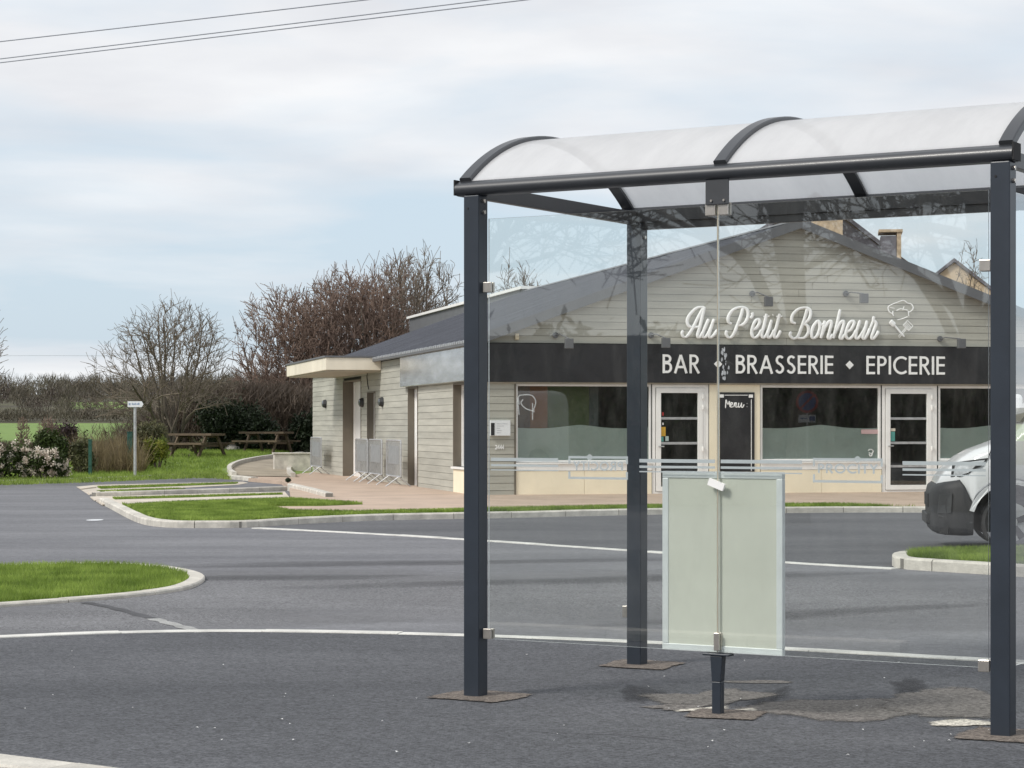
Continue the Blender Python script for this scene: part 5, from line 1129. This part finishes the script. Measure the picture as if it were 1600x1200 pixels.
thicket('thicket', 'tangled reddish brown scrub under the many stemmed tree', 205, 300, 84, 90, [(205, 665), (250, 640), (300, 640)], 18000, 73, SCRUB, .03, 1.5)
thicket('thicket', 'low scrub along the near edge of the green field', -60, 215, 70, 80, [(-60, 705), (215, 700)], 14000, 74, SCRUB, .03)
# woods on the far hillside
def far_wood():
    r_ = np.random.RandomState(81); Vs = []
    def clump(x, y, H_, rad, k, w):
        z0 = tz(x, y); d = r_.randn(k, 3); d /= np.linalg.norm(d, axis=1, keepdims=True); rr = r_.rand(k) ** .4
        q = np.stack([x + d[:, 0] * rr * rad, y + d[:, 1] * rr * rad, z0 + H_ * .52 + d[:, 2] * rr * H_ * .46 - H_ * .08], 1); q[:, 2] = np.maximum(q[:, 2], z0)
        hh = H_ * (.08 + .18 * r_.rand(k)); Vs.append(slivers(q, hh, w, 1.0, r_))
    for i in range(430):
        y = 372 + r_.rand() ** .8 * 190; u = r_.uniform(-120, 640); x = (u - 800) / F * y
        if 118 < u < 205 and 395 < y < 450: continue
        clump(x, y, r_.uniform(2.0, 6.0), r_.uniform(1.6, 3.4), 170, .16)
    for i in range(70):
        y = r_.uniform(338, 347); u = -100 + 420 * i / 70; clump((u - 800) / F * y, y, r_.uniform(1.6, 2.6), 2.2, 150, .16)
    for i in range(40):
        y = 520 + r_.rand() * 60; u = r_.uniform(-100, 520); clump((u - 800) / F * y, y, r_.uniform(5.0, 6.6), r_.uniform(1.2, 2.2), 110, .13)
    stuff('far_woods', 'leafless brown woods covering the far hillside', 'woods', np.concatenate(Vs), WOODF)
far_wood()
sheet('hill_meadow', [((u - 800) / F * y, y) for u, y in ((112, 398), (205, 398), (215, 448), (105, 448))], 0, FIELD)
hm = bpy.data.objects['hill_meadow']
for v in hm.data.vertices: v.co.z = tz(v.co.x, v.co.y) + .12
# hedges and evergreens behind the viewer (seen mirrored)
def hedge(label, a, b, H_, n, seed, mat=LF_DARK):
    r_ = np.random.RandomState(seed); a, b = np.array(a, float), np.array(b, float); Ln = np.linalg.norm(b - a); m = int(Ln / 1.4); c = (a + b) / 2; E_ = []
    for i in range(m):
        q = a + (b - a) * (i + .5) / m - c; E_ += [(q[0], q[1], H_ * .35, 1.2, 1.2, H_ * .40), (q[0] + r_.randn() * .3, q[1] + r_.randn() * .3, H_ * .70, 1.1, 1.0, H_ * r_.uniform(.22, .32))]
    o = bush('hedge', label, (c[0], c[1], -.1), E_, n, .17, mat, seed, cat='hedge', group='hedges behind the viewer', stem=False)
    mb = MB(); nrm_ = np.array([-(b - a)[1], (b - a)[0]]) / Ln * .35; P_ = [a - c + nrm_, b - c + nrm_, b - c - nrm_, a - c - nrm_]
    mb.prism([(p[0], p[1], 0) for p in P_], [(p[0], p[1], H_ * .93) for p in P_]).build('inner_growth', BARK, o)
hedge('dark clipped hedge across the road, mirrored low in the shelter glass', (-34, 10), (-18, -16), 3.5, 22000, 91)
hedge('tall dark evergreen screen right of the car park, mirrored in the shop windows', (13, -3), (48, 19), 6.0, 20000, 92, LF_GREEN)
# ------------------------------------------------------------------ picnic tables
def picnic(u, v, rz, label, sc=1.0):
    x, y, z = GL(u, v); o = empty('picnic_table', (x, y, z), rz); tag(o, label, 'picnic table', 'picnic tables on the lawn'); L_ = 1.85 * sc
    for i in range(5): MB().box(-L_ / 2, L_ / 2, -.37 + i * .15, -.37 + i * .15 + .14, .70, .77).build('top_plank', WOODM, o)
    for s_ in (-1, 1):
        for k in range(2): y0 = s_ * .72 + (-.14 + k * .145); MB().box(-L_ / 2, L_ / 2, y0, y0 + .135, .40, .465).build('seat_plank', WOODM, o)
    for sx_ in (-1, 1):
        xx = sx_ * L_ * .32
        MB().box(xx - .03, xx + .03, -.85, .85, .33, .398).build('cross_beam', WOODM, o); MB().box(xx - .03, xx + .03, -.36, .36, .635, .698).build('cross_beam', WOODM, o)
        for s_ in (-1, 1): MB().prism([(xx + .032, s_ * .62, 0), (xx + .032, s_ * .74, 0), (xx + .032, s_ * .32, .70), (xx + .032, s_ * .20, .70)], [(xx + .09, s_ * .62, 0), (xx + .09, s_ * .74, 0), (xx + .09, s_ * .32, .70), (xx + .09, s_ * .20, .70)]).build('leg', WOODM, o)
    return o
picnic(307, 713.5, R(-32), 'weathered picnic table nearest the signpost')
picnic(416, 708, R(-24), 'weathered picnic table nearest the building')
x, y, z = GL(365, 705); rk = MB(); rk.v = []
blobm = bmesh.new(); bmesh.ops.create_icosphere(blobm, subdivisions=2, radius=.32)
for v in blobm.verts: v.co *= 1 + .15 * math.sin(7 * v.co.x + 3) + .12 * math.sin(9 * v.co.y); v.co.z *= .55
me = bpy.data.meshes.new('boulder'); blobm.to_mesh(me); blobm.free(); tag(link('boulder', me, CONC, None, (x, y, z + .08)), 'pale boulder on the grass between the picnic tables', 'boulder')
# ------------------------------------------------------------------ signpost, green posts
x, y, z = GL(211, 745); o = empty('signpost', (x, y, z)); tag(o, 'small white arrow sign on a grey pole at the kerb', 'sign')
zt_ = CH + (VH - 627) / F * y - z; zb_ = CH + (VH - 636) / F * y - z; k = y / F
MB().tube([(0, 0, -.1), (0, 0, zt_ - .01)], .042, 12).build('pole', GALV, o, smooth=True)
an = [(-11 * k, zb_), (11 * k, zb_), (13.5 * k, (zt_ + zb_) / 2), (11 * k, zt_), (-11 * k, zt_)]
sg = MB().prism([(a, -.062, b) for a, b in an], [(a, -.044, b) for a, b in an]).build('arrow_panel', SIGNW, o)
tm_ = MB(); tm_.box(-9.5 * k, -6.5 * k, -.065, -.0625, zb_ + .05, zt_ - .05)
for i, (a, b) in enumerate(((-4.4, -3.2), (-2.8, -1.6), (-1.2, .2), (.6, 1.8), (2.4, 2.9), (3.5, 5), (5.4, 7.5))): tm_.box(a * k, b * k, -.065, -.0625, zb_ + .06, zb_ + (.10 if i % 3 else .115))
tm_.build('faded_print', M('print_blue', (.30, .38, .52), .5), sg)
for u, v, vt, wp, lb in ((141, 743, 688, 5, 'dark green metal post standing in the dry reeds'), (203, 733, 676, 8, 'wider dark green metal post close to the signpost')):
    x, y, z = GL(u, v); hh = CH + (VH - vt) / F * y - z; w_ = wp / F * y / 2; o = empty('green_post', (x, y, z)); tag(o, lb, 'post', 'green posts by the roadside')
    MB().box(-w_, w_, -.04, .04, -.1, hh).build('shaft', GREENP, o, bevel=.008); MB().box(-w_ - .012, w_ + .012, -.052, .052, hh + .001, hh + .03).build('cap', GREENP, o)
    for q in (.3, .6, .9): MB().box(-w_ * .6, w_ * .6, -.052, -.0405, hh * q - .03, hh * q).build('bracket', GREENP, o)
# ------------------------------------------------------------------ overhead wires
WIRE = M('wire_grey', (.27, .29, .33), .5, .1, 5)
for (v0, u1, lb) in ((65, 570, 'uppermost of the three overhead wires'), (92, 760, 'middle one of the three overhead wires'), (98, 820, 'lowest of the three overhead wires')):
    zc = 9.0; y0 = (zc - CH) * F / (VH - v0); y1 = (zc - CH) * F / VH; a = np.array([-800 / F * y0, y0]); b = np.array([(u1 - 800) / F * y1, y1]); d = (b - a); P = []
    for i in range(25): t = -3 + 6.5 * i / 24; q = a + d * t; P.append((q[0], q[1], zc + .010 * (t - .5) ** 2 - .003))
    tag(MB().tube(P, .011, 6).build('overhead_wire', WIRE), lb, 'wire', 'overhead wires')
P = [at(-160 + 50 * i, 556 + .4 * math.sin(i), 210) for i in range(9)]; tag(MB().tube(P, .012, 5).build('overhead_wire', WIRE), 'faint distant wire low over the hillside at left', 'wire', 'overhead wires')
# ------------------------------------------------------------------ no-parking sign beside the car park (seen mirrored in the shop window)
def no_parking():
    x, y = 16.3, 30.7; d = Vector((-.55, .83, 0)); o = empty('no_parking_sign', (x, y, 0), math.atan2(d.x, -d.y)); tag(o, 'round no parking sign on a pole, mirrored in the shop window', 'sign')
    MB().tube([(0, .05, 0), (0, .05, 2.5)], .03, 10).build('pole', GALV, o, smooth=True)
    def disc(r, y0, y1): return MB().tube([(0, y0, 2.18), (0, y1, 2.18)], r, 32)
    disc(.325, .018, .0).build('red_ring', SIGNR, o); disc(.255, -.0005, -.004).build('blue_disc', SIGNB, o)
    b = MB().box(-.26, .26, -.008, -.0045, -.028, .028).build('red_bar', SIGNR, o); b.location = (0, 0, 2.18); b.rotation_euler = (0, R(45), 0)
    MB().box(-.25, .25, .0, .018, 1.58, 1.80).build('plate', SIGNW, o); MB().box(-.22, -.06, -.003, -.0005, 1.62, 1.76).box(0, .2, -.003, -.0005, 1.68, 1.71).build('plate_print', SIGNB, o)
no_parking()
